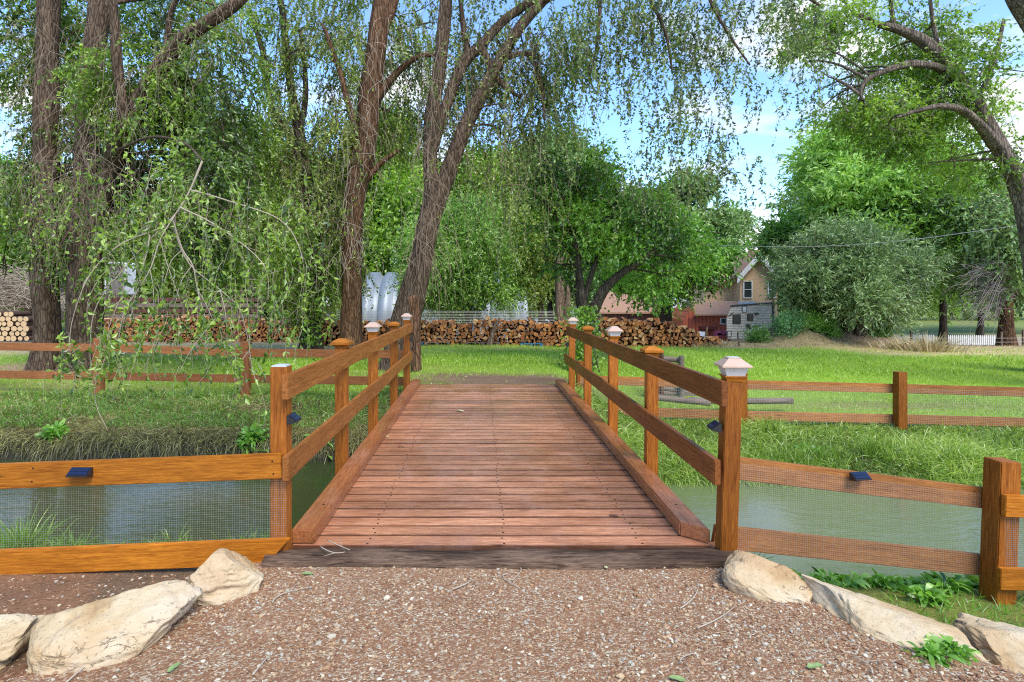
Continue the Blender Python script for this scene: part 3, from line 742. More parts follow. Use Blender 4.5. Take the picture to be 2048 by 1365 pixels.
# ------------------------------------------------------------------ boulders
def boulder(c, size, rot, seed, label, cuts=7, pw=.75):
    bm = bmesh.new(); bmesh.ops.create_icosphere(bm, subdivisions=6, radius=1)
    V = np.array([v.co[:] for v in bm.verts]); rg = np.random.default_rng(seed)
    V = np.sign(V)*np.abs(V)**pw
    for _ in range(cuts):
        n = unit(rg.normal(size=3)*[1,1,.8]); d = .62+.30*rg.random(); s = V@n-d; V = V-np.where(s>0,s,0)[:,None]*n*.97
    U = unit(V); rf = 1-np.abs(fnoise(V,3.4,seed+8,3))*2; V = V+U*(.07*fnoise(V,1.9,seed,3)+.035*fnoise(V,7,seed+1,3)+.014*fnoise(V,22,seed+2,3)-.05*np.clip(rf-.72,0,1)*3)[:,None]
    zz = V[:,2]*3.1+.5*fnoise(V,2.2,seed+6,2); st_ = np.tanh(np.sin(zz*2.2)*4); sd_ = 1-np.clip(np.abs(U[:,2])*1.3,0,1); V = V+U*(.028*st_*sd_)[:,None]
    ly = fnoise(V*[1,1,3],3.2,seed+5,2); V = V-U*(np.clip(ly-.35,0,1)*.10)[:,None]
    V = V*np.array(size)
    for v, q in zip(bm.verts, V): v.co = q
    me = bpy.data.meshes.new('boulder'); bm.to_mesh(me); bm.free(); me.materials.append(M['stone'])
    for p_ in me.polygons: p_.use_smooth = True
    from mathutils import Euler
    o = link('boulder', me, None, Matrix.Translation(c) @ Euler(rot).to_matrix().to_4x4())
    tag(o, label, 'boulder', 'pale sandstone boulders edging the gravel'); return o
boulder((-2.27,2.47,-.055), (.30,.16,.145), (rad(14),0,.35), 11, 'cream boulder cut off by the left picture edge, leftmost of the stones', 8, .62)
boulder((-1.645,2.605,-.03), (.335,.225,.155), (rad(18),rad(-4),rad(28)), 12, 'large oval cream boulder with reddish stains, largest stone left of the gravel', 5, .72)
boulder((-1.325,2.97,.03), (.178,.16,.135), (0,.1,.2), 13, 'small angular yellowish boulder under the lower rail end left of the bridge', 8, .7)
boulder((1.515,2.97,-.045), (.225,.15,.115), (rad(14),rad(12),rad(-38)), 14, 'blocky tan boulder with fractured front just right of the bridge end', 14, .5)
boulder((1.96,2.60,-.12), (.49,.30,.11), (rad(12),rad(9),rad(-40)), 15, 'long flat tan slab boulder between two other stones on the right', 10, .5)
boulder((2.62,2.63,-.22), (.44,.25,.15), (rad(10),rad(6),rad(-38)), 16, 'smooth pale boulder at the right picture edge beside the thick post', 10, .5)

# ------------------------------------------------------------------ gravel, litter
def gravel_stones():
    rg = np.random.default_rng(40); n = 30000
    y = 1.75+1.5*rg.random(n)**1.15; x = rg.uniform(-2.7,2.7,n); k = ((x>xl(y)-.12)&(x<xr(y)+.12))|(rg.random(n)<.22); x = x[k]; y = y[k]
    dens = fnoise(np.stack([x,y,0*x],1),2.4,41,3); k = rg.random(len(x)) < .62+.75*dens; x = x[k]; y = y[k]; n = len(x)
    bm = bmesh.new(); bmesh.ops.create_icosphere(bm, subdivisions=1, radius=1); B = np.array([v.co[:] for v in bm.verts]); Fi = np.array([[v.index for v in f.verts] for f in bm.faces]); bm.free()
    s = .0026+.0066*rg.random(n)**2.6+ (rg.random(n)<.015)*.007
    sc = s[:,None]*np.stack([1+.5*rg.random(n),.8+.4*rg.random(n),.45+.4*rg.random(n)],1)
    a = rg.random(n)*6.28; V = B[None]*(1+.28*rg.normal(size=(n,12,1)))*sc[:,None,:]
    c, s_ = np.cos(a)[:,None], np.sin(a)[:,None]; V = np.stack([V[:,:,0]*c-V[:,:,1]*s_, V[:,:,0]*s_+V[:,:,1]*c, V[:,:,2]],-1)
    V += np.stack([x,y,ground(x,y)+sc[:,2]*.35],1)[:,None,:]
    t = NT('pebble_mix'); at = t.n('ShaderNodeAttribute', attribute_name='v').outputs['Fac']
    col = t.ramp(at,[(0,(.19,.09,.045)),(.36,(.36,.21,.11)),(.62,(.47,.34,.20)),(.76,(.36,.33,.27)),(.92,(.54,.45,.31)),(1,(.66,.60,.46))])
    t.bsdf(Base_Color=col, Roughness=.75, Specular_IOR_Level=.3)
    G = (Fi[None]+(np.arange(n)*12)[:,None,None]).reshape(-1,3)
    o = link('gravel', raw_mesh('gravel', V.reshape(-1,3), [(G,0)], {'v':('POINT','FLOAT',np.repeat(rg.random(n)**1.1,12))}, False, [t.m]))
    tag(o, 'small pinkish grey gravel stones scattered over the brown path', 'gravel', kind='stuff')
gravel_stones()
def flat_litter():
    rg = np.random.default_rng(50); n = 26000; y = 1.8+2.1*rg.random(n); x = rg.uniform(-3.8,4.2,n)
    e = np.maximum(x-xr(y), xl(y)-x); k = (rg.random(n) < np.exp(-((e+.10)/.22)**2)*1.0+.14+.25*(e>.1))&(e<1.6); x=x[k]; y=y[k]; n=len(x)
    kk = (y<3.2)|(e[k]>.15); x=x[kk]; y=y[kk]; n=len(x)
    base = np.stack([x,y,ground(x,y)+.006],1); a = rg.random(n)*6.28; d0 = np.stack([np.cos(a),np.sin(a),.12*rg.normal(size=n)],1)
    t = NT('bark_mulch_mix'); at = t.n('ShaderNodeAttribute', attribute_name='v').outputs['Fac']
    t.bsdf(Base_Color=t.ramp(at,[(0,(.12,.05,.025)),(.4,(.30,.13,.06)),(.75,(.45,.25,.13)),(1,(.58,.42,.28))]), Roughness=.85)
    L = .012+.03*rg.random(n)**2
    ribbon_obj('bark_litter', t.m, [ribbons(base, d0, L, .002+.003*rg.random(n), .0*L, 51, 2)], 'reddish bark chips and dry needles gathered along the stones', 'litter')
    # loose dry twigs: countable ones
    spots = [(1360,1215,1395,1160,3),(1395,1255,1470,1210,3),(1015,1148,1040,1175,2),(1040,1135,1025,1160,2),(130,1362,265,1290,4),(545,1205,625,1175,3),(505,1350,540,1310,3),(1745,1345,1705,1310,3),(905,1180,938,1155,3),(1365,1325,1390,1305,3),(640,1100,690,1112,2),(655,1088,700,1108,2)]
    for i, (xa,ya,xb,yb,k) in enumerate(spots):
        def gp(px, py):
            d = 1.53*F_PX/(py-CY)
            if py < 1118: d = 1.49*F_PX/(py-CY)
            q = P(px,py,d); q[2] = max(gz(q[0],q[1]),(.02 if py<1118 else -9))+.012; return q
        A, B = gp(xa,ya), gp(xb,yb); m_ = (A+B)/2+np.append(rg.normal(size=2)*.05,.004); tt = np.linspace(0,1,9)[:,None]
        pts = (1-tt)**2*A+2*tt*(1-tt)*m_+tt*tt*B
        mb = MB(); mb.tube(pts, np.linspace(.0035,.0018,9), 6); 
        q = pts[5]; e = q+np.append(rg.normal(size=2)*.05,.006); mb.tube(np.array([q,(q+e)/2,e]), [.002,.0015,.001], 5)
        o = mb.build('twig', M['twigpale'], smooth=True)
        where = 'on the dark timber at its left end' if ya < 1118 else ('on the gravel at the %s' % ('left' if xa < 700 else 'right' if xa > 1300 else 'centre'))
        tag(o, ['thin curved','short forked','long bowed','small crooked'][i%4]+' pale dry twig lying '+where, 'twig', 'dry twigs fallen on the path')
flat_litter()
def fallen_leaf(px, py, z, col, label, s=.03):
    d = (CAMZ-z)*F_PX/(py-CY); c = P(px,py,d); rg = np.random.default_rng(int(px)); a = rg.random()*6.28; m = MB(); n = 9; V = [(0,0,.004)]
    for i in range(n):
        th = i/n*6.28; r = s*(1+.9*abs(math.cos(th)))*.6; V.append((r*math.cos(th), r*.6*math.sin(th), .004+.25*s*abs(math.sin(th))*rg.random()))
    ca, sa = math.cos(a), math.sin(a); V = [(c[0]+x*ca-y*sa, c[1]+x*sa+y*ca, z+zz) for x,y,zz in V]
    m.add(V, [(0,i+1,(i+1)%n+1) for i in range(n)]); o = m.build('fallen_leaf', col); tag(o, label, 'leaf', 'fallen leaves')
lg = plain('fallen_green_leaf', (.22,.30,.10), .6); lb = plain('fallen_brown_leaf', (.20,.07,.03), .7); ly_ = plain('fallen_pale_leaf', (.45,.42,.22), .6)
fallen_leaf(615,1149,-.035,lg,'pale green leaf on the gravel near the boulder left of the timber'); fallen_leaf(348,1337,-.04,lg,'green leaf on the gravel below the large oval boulder')
fallen_leaf(1630,1335,-.04,lg,'folded pale leaf on the gravel at lower right',.035); fallen_leaf(1355,1360,-.04,lg,'dark green leaf at the bottom edge of the gravel')
fallen_leaf(920,823,.004,ly_,'pale dry leaf pair on the far deck planks',.06); fallen_leaf(802,894,.004,lb,'curled brown leaf near the left curb of the deck',.035); fallen_leaf(1228,1032,.004,lb,'dark brown leaf on the deck near the right screw row',.03)
fallen_leaf(775,874,.004,ly_,'small yellowish leaf beside the left curb',.03); fallen_leaf(1210,1135,-.035,ly_,'tan leaf on the gravel close to the timber, right of centre',.02)

# ------------------------------------------------------------------ grasses
def scatter(n, xa, xb, ya, yb, rg): return rg.uniform(xa,xb,n), rg.uniform(ya,yb,n)
def grasses():
    rg = np.random.default_rng(60)
    # lawn
    parts = []
    for (n, xa, xb, ya, yb, h, wd) in ((70000,-3.2,12,9.3,14,.055,.010),(75000,-6,21,13,20.5,.085,.018),(40000,-14,-1.2,9.9,17,.06,.013)):
        x, y = scatter(n, xa, xb, ya, yb, rg); t = y-yfar(x); n1 = fnoise(np.stack([x,y,0*x],1),1.2,21,4)
        wear = np.exp(-((x-.3)/1.7)**2-((y-10.6)/1.1)**2)
        dens = 1-wear*1.1-.45*(n1<-.3)-.8*np.exp(-((x+11)/2.6)**2-((y-13.5)/1.0)**2)-.75*sm(y+.6*n1,15.2,17.4)*sm(-x,2,4)
        k = (t>1.7)&(rg.random(len(x))<dens)&((y<18.8)|(x<8))&~((x>11)&(y>16.2+.5*n1)&(rg.random(len(x))<.85)); x=x[k]; y=y[k]; m=len(x); n1=n1[k]
        base = np.stack([x,y,ground(x,y)-.004],1); d0 = rg.normal(size=(m,3))*.45+[0,0,1]
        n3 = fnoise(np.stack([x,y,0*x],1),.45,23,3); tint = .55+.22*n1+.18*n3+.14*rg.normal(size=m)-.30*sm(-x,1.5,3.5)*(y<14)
        parts.append(ribbons(base,d0,h*(.5+rg.random(m)),wd*(.6+.8*rg.random(m)),.25*rg.random(m),61,1,tint))
    ribbon_obj('lawn_grass', M['grass'], parts, 'short bright green lawn grass beyond the creek', 'grass')
    # right bank: long bright grass
    parts = []
    x, y = scatter(34000,1.35,10.5,6.75,9.3,rg); t = y-yfar(x); k = (t>-.02)&(t<2.2); x=x[k];y=y[k];t=t[k];m=len(x)
    n1 = fnoise(np.stack([x,y,0*x],1),1.9,66,3)
    base = np.stack([x,y,ground(x,y)-.01],1); d0 = rg.normal(size=(m,3))*[.6,.6,.2]+[0,-.35,1]
    L = (.10+.22*rg.random(m))*(1+.4*n1)*np.where(t<.9,1.75,1.0); parts.append(ribbons(base,d0,L,.008+.008*rg.random(m),.35+.5*rg.random(m),67,4,.52+.28*n1+.14*rg.normal(size=m)))
    x = rg.uniform(1.3,10.5,8000); y = yfar(x)+rg.uniform(-.06,.16,8000); base = np.stack([x,y,ground(x,y)],1); m=len(x)
    d0 = rg.normal(size=(m,3))*[.5,.3,.2]+[0,-.9,.55]; parts.append(ribbons(base,d0,.18+.24*rg.random(m),.006+.004*rg.random(m),.7+.5*rg.random(m),68,4,.5))
    for (px,py,n) in ((1590,930,160),(1650,925,120),(1745,915,160),(1905,930,180),(1540,880,60),(1580,950,140),(1990,900,120)):
        d = 1.5*F_PX/(py-CY)*1.44; q = P(px,py,d); xx = q[0]+rg.normal(size=n)*.09; yy = np.clip(q[1],7.0,8.6)+rg.normal(size=n)*.07
        base = np.stack([xx,yy,ground(xx,yy)],1); d0 = rg.normal(size=(n,3))*[.25,.25,.1]+[0,0,1]; parts.append(ribbons(base,d0,.22+.2*rg.random(n),.008+.004*rg.random(n),.15+.2*rg.random(n),69,4,.35))
    ribbon_obj('bank_grass', M['grasslong'], parts, 'long light green grass drooping down the right far creek bank', 'grass')
    # left bank
    parts = []; x, y = scatter(42000,-9.5,-.9,7.7,10.2,rg); t = y-yfar(x); k = (t>0)&(t<2.4)&~((x>-1.25)&(y>9.2)); x=x[k];y=y[k];t=t[k];m=len(x); n1 = fnoise(np.stack([x,y,0*x],1),1.9,76,3)
    base = np.stack([x,y,ground(x,y)-.01],1); d0 = rg.normal(size=(m,3))*[.9,.7,.2]+[0,-.5,.75]
    parts.append(ribbons(base,d0,.08+.18*rg.random(m),.007+.006*rg.random(m),.5+.5*rg.random(m),77,4,.45+.38*n1+.15*rg.normal(size=m)))
    x = rg.uniform(-9.5,-.6,11000); y = yfar(x)+rg.uniform(-.02,.24,11000); base = np.stack([x,y,ground(x,y)+.01],1); m=len(x)
    d0 = rg.normal(size=(m,3))*[.5,.3,.2]+[0,-1.0,.35]; n7 = fnoise(base*[1,1,0],4.5,88,3); kk = rg.random(m) < .62+.5*n7; base=base[kk]; d0=rg.normal(size=(kk.sum(),3))*[.8,.4,.35]+[0,-.9,.35]; n7=n7[kk]; m=len(base)
    parts.append(ribbons(base,d0,(.12+.26*rg.random(m)**1.5)*(.75+.6*n7),.005+.004*rg.random(m),1.0+.6*rg.random(m),78,5,.22+.26*rg.normal(size=m)))
    ribbon_obj('bank_thatch', M['grassshade'], parts, 'brownish shaded grass and roots hanging over the left far bank', 'grass')
    parts = []; x, y = scatter(26000,-9.5,-1,8.0,10.2,rg); n1 = fnoise(np.stack([x,y,0*x],1),2.5,81,3); k = (n1>-.45)&(y-yfar(x)>.4); x=x[k];y=y[k];m=len(x); base=np.stack([x,y,ground(x,y)],1)
    parts.append(ribbons(base,rg.normal(size=(m,3))*.6+[0,-.2,.9],.06+.1*rg.random(m),.006+.004*rg.random(m),.4*rg.random(m),82,3,.35))
    ribbon_obj('bank_turf', M['leafweed'], parts, 'tufts of fresh green grass on the left far bank', 'grass')
    parts = []
    for (n,xa,xb,ya,yb) in ((2600,-3.6,-1.3,3.5,4.6),(3800,1.75,4.6,3.3,4.45)):
        x,y = scatter(n,xa,xb,ya,yb,rg); z = ground(x,y); k = (z>-.80)&(fnoise(np.stack([x,y,0*x],1),3.5,95,2)>-.2); x=x[k];y=y[k];z=z[k];m=len(x)
        parts.append(ribbons(np.stack([x,y,z-.01],1),rg.normal(size=(m,3))*.55+[0,0,1],.05+.10*rg.random(m),.005+.005*rg.random(m),.4*rg.random(m),96,3,.5))
    ribbon_obj('near_bank_grass', M['leafweed'], parts, 'short green grass on the near creek bank below the fences', 'grass')
    # straw on the mound and the dry strips
    parts = []
    for (n,xa,xb,ya,yb,L0) in ((9000,8.6,15.5,18.8,22,.17),(12000,-17,-3,15.5,20,.10),(9000,12,26,17,26,.16),(5000,-3,6,17.5,19.6,.08)):
        x,y = scatter(n,xa,xb,ya,yb,rg); base = np.stack([x,y,ground(x,y)-.02],1); m=n
        parts.append(ribbons(base,rg.normal(size=(m,3))*[.8,.8,.3]+[0,-.2,.8],L0*(.4+rg.random(m)),.010+.008*rg.random(m),.3+.4*rg.random(m),91,3,.5))
    ribbon_obj('dry_grass', M['straw'], parts, 'dry straw coloured grass around the lawn edge and earth mound', 'grass')
grasses()
def tuft(name, x, y, n, L, W, mat, label, cat, seed, spread=.06, lean=.45, bend=.4, group=None, broad=False):
    rg = np.random.default_rng(seed); a = rg.random(n)*6.28; r = np.abs(rg.normal(size=n))*spread; xx = x+r*np.cos(a); yy = y+r*np.sin(a)
    base = np.stack([xx,yy,ground(xx,yy)-.01],1); d0 = np.stack([np.cos(a)*lean,np.sin(a)*lean,np.ones(n)],1)+rg.normal(size=(n,3))*.2
    if broad:
        base = base+np.stack([0*a,0*a,rg.random(n)*L*.5],1)
        V,Q,T,val = ribbons(base,d0+rg.normal(size=(n,3))*.3,L*(.4+.7*rg.random(n)),W*(.7+.6*rg.random(n)),bend*2*(.5+rg.random(n)),seed+1,5,leafy=True); me = raw_mesh(name, V-base[0], [(Q,0),(T,0)], {'v':('POINT','FLOAT',val)}, True, [mat])
    else:
        V,Q,T,val = ribbons(base,d0,L*(.5+.7*rg.random(n)),W*(.7+.6*rg.random(n)),bend*(.5+rg.random(n)),seed+1,4); me = raw_mesh(name, V-base[0], [(Q,0),(T,0)], {'v':('POINT','FLOAT',val)}, False, [mat])
    tag(link(name, me, None, Matrix.Translation(Vector([float(q) for q in base[0]]))), label, cat, group)
rg = random.Random(5)
for i, px in enumerate((1615,1650,1690,1730,1770,1810,1850,1890,1930,1970)):
    d = 4.02+rg.uniform(-.16,.16); x = (px-CX)*d/F_PX
    tuft('broadleaf_weed', x, d, 75, .14, .034, M['leafweed'], ['leafy green dandelion-like weed clump growing by the water under the right fence'][0], 'weed', 200+i, .06, 1.0, .3, 'broadleaf weeds under the right fence', broad=True)
    if i%2: tuft('grass_tuft', x+.05, d+.08, 60, .20, .016, M['leafbright'], 'wide-bladed green grass tuft among the weeds under the right fence', 'grass tuft', 220+i, .07, .8, .6, 'broadleaf grass tufts under the right fence')
for i, (x, y, n, L, l) in enumerate(((-3.05,3.78,190,.42,'tall bright grass clump behind the mesh at far left'),(-2.65,3.72,60,.2,'low grass clump behind the mesh, right of the tall clump'),(-1.45,3.58,40,.18,'thin grass tuft behind the small angular boulder'),(-.98,3.0,1,.01,''),(-1.95,3.62,40,.24,'sparse grass sprig behind the mesh above the oval boulder'),(-1.62,3.72,36,.22,'thin grass sprig behind the mesh near the bridge post'))):
    if l: tuft('grass_clump', x, y, n, L, .009, M['leafbright'], l, 'grass clump', 240+i, .09 if i==0 else .05, .45, .45, 'grass clumps on the near left bank')
for i, (px,py,z,l) in enumerate(((1905,1330,-.1,'small grey-green weed growing against the long flat slab boulder'),(1860,1322,-.06,'tiny leafy weed at the foot of the flat slab'),(470,1143,-.1,'green leaves poking out behind the gap between two left boulders'))):
    d = (CAMZ-z)*F_PX/(py-CY); q = P(px,py,d); tuft('weed', q[0], q[1], 90, .075, .022, M['leafweed'], l, 'weed', 260+i, .035, .8, .3, broad=True)
for i, (px,d,n,L,l) in enumerate(((505,7.95,240,.22,'leafy nettle clump on the bank edge beside the left bridge post'),(110,8.1,160,.2,'dull green weed clump on the shaded bank at far left'),(650,8.0,130,.18,'small bright weed behind the left handrail'),(1220,7.3,160,.22,'bank weed seen between the right handrail posts'),(1625,7.6,150,.16,'low clover-like weed on the right far bank'))):
    tuft('bank_weed', (px-CX)*d/F_PX, d, n, L, .045, M['leafweed'], l, 'weed', 280+i, .08, .7, .3, broad=True)
# weeds on the mound
for i, (px,d,n,L,m_,l) in enumerate(((1515,19.9,500,.36,'leafweed','feathery olive weed patch on the left slope of the earth mound'),(1547,19.8,600,.45,'leafweed','pale green weed on top of the mound below the trailer'),(1578,19.9,900,.60,'bluegrass','tall mint green weed clump in the middle of the mound'),(1620,20.0,800,.5,'leafweed','olive feathery weed right of the mint green clump'),(1655,20.0,400,.30,'leafweed','low weed on the right side of the mound'),(1855,17.8,350,.75,'straw','dry straw coloured bush by the wire fence'),(1800,18.5,250,.5,'straw','small dry thorny bush near the white picket fence'),(1420,19.9,300,.3,'straw','low dry weeds beside the firewood stack end'))):
    x_ = (px-CX)*d/F_PX
    if i < 5:
        g_ = gz(x_,d); V_,v_,PL_ = sprays([(np.array([x_,d,g_+L*.42]), np.array([L*.8,L*.6,L*.55]), int(n*.55))], 300+i, L=.075, per=9, tw=.3, hang=-.6, thr=-.6, wr=.2)
        me = raw_mesh('mound_weed', V_-[x_,d,g_], [(np.arange(len(V_)).reshape(-1,4),0)], {'v':('POINT','FLOAT',v_)}, False, [M[m_]]); tag(link('mound_weed', me, None, Matrix.Translation((x_,d,g_))), l, 'weed')
    else: tuft('mound_weed' if i == 7 else 'dry_bush', x_, d, n, L, .03, M[m_], l, 'weed' if i == 7 else 'bush', 300+i, .42, .55, .25)

# ------------------------------------------------------------------ firewood
def firewood():
    t = NT('split_log'); v = t.coord('Generated'); r = t.rnd()
    geo = t.n('ShaderNodeNewGeometry'); ri = geo.outputs['Random Per Island']
    k = t.math('FRACT', t.math('ADD', r, ri), 0)
    nz = t.noise(t.coord(), 14, 5, .6)
    col = t.ramp(k,[(0,(.16,.055,.016)),(.3,(.44,.16,.035)),(.55,(.66,.28,.07)),(.8,(.34,.12,.035)),(1,(.75,.46,.20))])
    col = t.mix(t.ramp(nz,[(.4,0.0),(.65,.75)]), col, (.07,.032,.018))
    t.bsdf(Base_Color=col, Roughness=.8, Normal=t.bump(nz,.5,.02)); matE = t.m
    matB = plain('log_bark', (.07,.036,.022), .9, 0, .4, 9, .6)
    top = plain('pale_split_face', (.62,.34,.15), .8, 0, .3, 8, .4)  # paler wood for the sides of alternate pieces
    rg = np.random.default_rng(90); protos = []
    def piece(seed, rr):
        g = np.random.default_rng(seed); n = g.integers(3,6); a = np.sort(g.random(n)*1.2+np.arange(n)*(6.28/n)); r_ = (.6+.5*g.random(n))
        A = np.stack([np.cos(a)*r_, 0*a, np.sin(a)*r_],1); return A, n
    for s in range(14):
        A, n = piece(900+s, 1); L = .42
        V = np.vstack([A-[0,L/2,0], A*[.93,1,.93]+[0,L/2,0]]); F = [tuple(range(n)), tuple(range(n,2*n))[::-1]]; S = [(i,i+n,(i+1)%n+n,(i+1)%n) for i in range(n)]
        protos.append((V,F,S,n))
    pieces = []   # (x,y,z,scale,rot,proto,stack)
    def stack(xa, xb, y, zb, top_fn, sid, sp=.148, dy=0):
        z = zb+.07
        row = 0
        while z < zb+1.3:
            x = xa+rg.random()*.1
            while x < xb:
                if z < top_fn(x)+rg.normal()*.035: pieces.append((x+rg.normal()*.02,y+dy+rg.normal()*.035,z+rg.normal()*.015,(.082+.034*rg.random()),rg.random()*6.28,rg.integers(14),sid))
                x += sp*(.82+.36*rg.random())
            z += .128; row += 1
    m20 = 20/F_PX
    cz = lambda X: .55+.05*math.sin(X*1.9)+.04*math.sin(X*4.3+1)
    stack(-5.9,3.15,20.0,-.33,cz,'c'); stack(4.15,8.35,20.0,-.38,lambda X: min(.60+.03*math.sin(X*3), .60-(X-6.3)*.36 if X>6.3 else 9),'r')
    stack(-5.9,3.15,20.0,-.33,lambda X: cz(X)-.03,'c2',dy=.42); stack(4.15,8.3,20.0,-.38,lambda X: min(.55,.55-(X-6.3)*.36 if X>6.3 else 9),'r2',dy=.42)
    stack(-16.8,-7.2,25.0,-.75,lambda X: .42+.12*math.sin(X*.8)+.05*math.sin(X*3),'l'); stack(-16.8,-7.2,25.0,-.75,lambda X: .38+.12*math.sin(X*.8),'l2',dy=.42)
    idx = sorted([i for i,p_ in enumerate(pieces) if p_[6] in 'cr'], key=lambda i: -pieces[i][3]*(1.0 if pieces[i][6]=='r' else .99))[:300]
    solo = set(idx); names = {'c':('split firewood log in the long stack beyond the end of the bridge','split logs of the stack behind the bridge end'), 'r':('split firewood log in the tapering stack right of the bridge','split logs of the right stack')}
    meshes = []
    for s,(V,F,S,n) in enumerate(protos):
        for c_ in range(2):
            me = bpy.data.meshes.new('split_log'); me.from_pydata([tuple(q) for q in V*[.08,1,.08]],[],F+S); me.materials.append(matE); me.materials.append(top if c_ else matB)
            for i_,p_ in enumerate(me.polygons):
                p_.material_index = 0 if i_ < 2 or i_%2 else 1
            meshes.append(me)
    rest = {}
    for i, (x,y,z,sc,ro,pr,sid) in enumerate(pieces):
        if i in solo:
            o = bpy.data.objects.new('split_log', meshes[pr*2+(i%2)]); C.objects.link(o)
            o.location = (x,y,z); o.rotation_euler = (rg.normal()*.06,ro,rg.normal()*.08); o.scale = (sc/.08,1,sc/.08); tag(o, names[sid][0], 'firewood log', names[sid][1])
        else:
            V,F,S,n = protos[pr]; c_,s_ = math.cos(ro),math.sin(ro); Q = V*[sc,1,sc]; Q = np.stack([Q[:,0]*c_+Q[:,2]*s_,Q[:,1],-Q[:,0]*s_+Q[:,2]*c_],1)+[x,y,z]
            m = rest.setdefault(sid[0], MB()); m.add(Q, F, 0); m.add(Q, S, 1 if i%2 else 2)
    lab = {'c':'rest of the long firewood stack of split logs beyond the bridge end','r':'rest of the tapering firewood stack in front of the red shed','l':'long light brown firewood stack behind the trees on the left'}
    for sid, m in rest.items(): tag(m.build('firewood_stack', [matE,matB,top]), lab[sid], 'firewood', kind='stuff')
    # round log pile on the left
    endm = NT('sawn_log_end'); vv = endm.coord(); endm.bsdf(Base_Color=endm.mix(endm.noise(vv,9,4),(.50,.32,.16),(.68,.48,.28)), Roughness=.8)
    y = 22.0; n_ = 0
    for row in range(6):
        for k in range(-3, 12):
            px = -30+k*12.2+(row%2)*6; x = (px-CX)*y/F_PX+rg.normal()*.02; z = -.33+.13+row*.185
            if px > 72 or (row == 5 and px > 40): continue
            r_ = .085+.035*rg.random(); m = MB(); n = 12
            a = np.arange(n)/n*6.28; A = np.stack([np.cos(a)*r_,0*a,np.sin(a)*r_*(.9+.1*rg.random())],1)
            V = np.vstack([A+[x,y-.3-rg.random()*.08,z],A+[x,y+.5,z]]); m.add(V,[tuple(range(n))],0); m.add(V,[tuple(range(n,2*n))[::-1]]+[(i,i+n,(i+1)%n+n,(i+1)%n) for i in range(n)],1)
            o = m.build('round_log', [endm.m,matB]); tag(o, 'round sawn log with pale cut end in the pile at the far left', 'log', 'round logs piled at the far left'); n_ += 1
    # pallets
    pm = plain('blue_painted_pallet', (.02,.16,.30), .7, 0, .2, 8); pw = M['greywood']
    for (xa,xb,mt,l) in ((1040,1085,pm,'blue pallet end under the right part of the long firewood stack'),(826,846,pm,'blue pallet end at the left of the long stack, behind the snag'),(715,760,pm,'blue pallet under the firewood left of the leaning tree'),(850,900,pw,'bare timber pallet under the long firewood stack'),(930,1000,pw,'long thin board pallet under the middle of the firewood stack')):
        m = MB(); y = 19.72; A = (xa-CX)*y/F_PX; B = (xb-CX)*y/F_PX; z = gz((A+B)/2,y)
        m.box2((A,y-.05,z+.09),(B,y+.35,z+.115)); m.box2((A,y-.05,z),(B,y+.35,z+.02))
        for f in (0,.45,.9): m.box2((A+(B-A)*f,y-.05,z+.02),(A+(B-A)*(f+.1),y+.35,z+.09))
        tag(m.build('pallet', mt), l, 'pallet')
firewood()

# ------------------------------------------------------------------ background buildings and vehicles
def pz(px, py, d): return tuple(P(px,py,d))
def prism_px(m, pts, d, depth, mi=0):
    m.prism([pz(a,b,d) for a,b in pts], (0,depth,0), mi)
def siding(name, c1, c2, scale, axis='Z'):
    t = NT(name); sp = t.n('ShaderNodeSeparateXYZ', {0:t.coord()})
    s = t.math('SINE', t.math('MULTIPLY', sp.outputs[axis], scale)); f = t.math('ADD', t.math('MULTIPLY', s, .5), .5)
    c = t.mix(t.ramp(f,[(.0,1.0),(.35,0.0)]), c1, c2); c = t.mix(t.math('MULTIPLY', t.noise(t.coord(),3,5,.7), .4), c, c2)
    t.bsdf(Base_Color=c, Roughness=.5, Normal=t.bump(f,.6,.02)); return t.m
def brickmat(name, c1, c2, mortar):
    t = NT(name); b = t.n('ShaderNodeTexBrick', {'Vector':t.n('ShaderNodeCombineXYZ',{0:t.n('ShaderNodeSeparateXYZ',{0:t.coord()}).outputs[0],1:t.n('ShaderNodeSeparateXYZ',{0:t.coord()}).outputs[2]}),'Color1':c1,'Color2':c2,'Mortar':mortar,'Scale':4.4,'Mortar Size':.012})
    c = t.mix(t.math('MULTIPLY', t.noise(t.coord(),.9,5,.6), .35), b.outputs[0], mortar); t.bsdf(Base_Color=c, Roughness=.9); return t.m
M['brick'] = brickmat('tan_brick', (.54,.36,.19), (.48,.30,.15), (.55,.42,.31)); M['shingle'] = plain('brown_shingles', (.36,.20,.13), .9, 0, .25, 5, .4)
M['white'] = plain('white_paint', (.72,.73,.72), .6, 0, .06, 3, .05, (.5,.48,.42)); M['glass'] = plain('window_glass', (.03,.04,.04), .08, 0, .5, 2, .02)
M['redpaint'] = siding('red_board_wall', (.52,.13,.06), (.30,.065,.03), 26, 'X'); M['tanroof'] = plain('tan_shingle_roof', (.34,.19,.12), .9, 0, .2, 6, .3)
M['rv'] = siding('beige_ribbed_panel', (.60,.56,.47), (.34,.31,.25), 42); M['barnwood'] = siding('dark_red_plank_wall', (.15,.06,.04), (.06,.028,.022), 22, 'X')
M['steel'] = plain('corrugated_steel', (.24,.27,.29), .5, .35, .10, 2, .03)
M['tan'] = plain('tan_stucco', (.55,.38,.26), .9, 0, .12, 2)

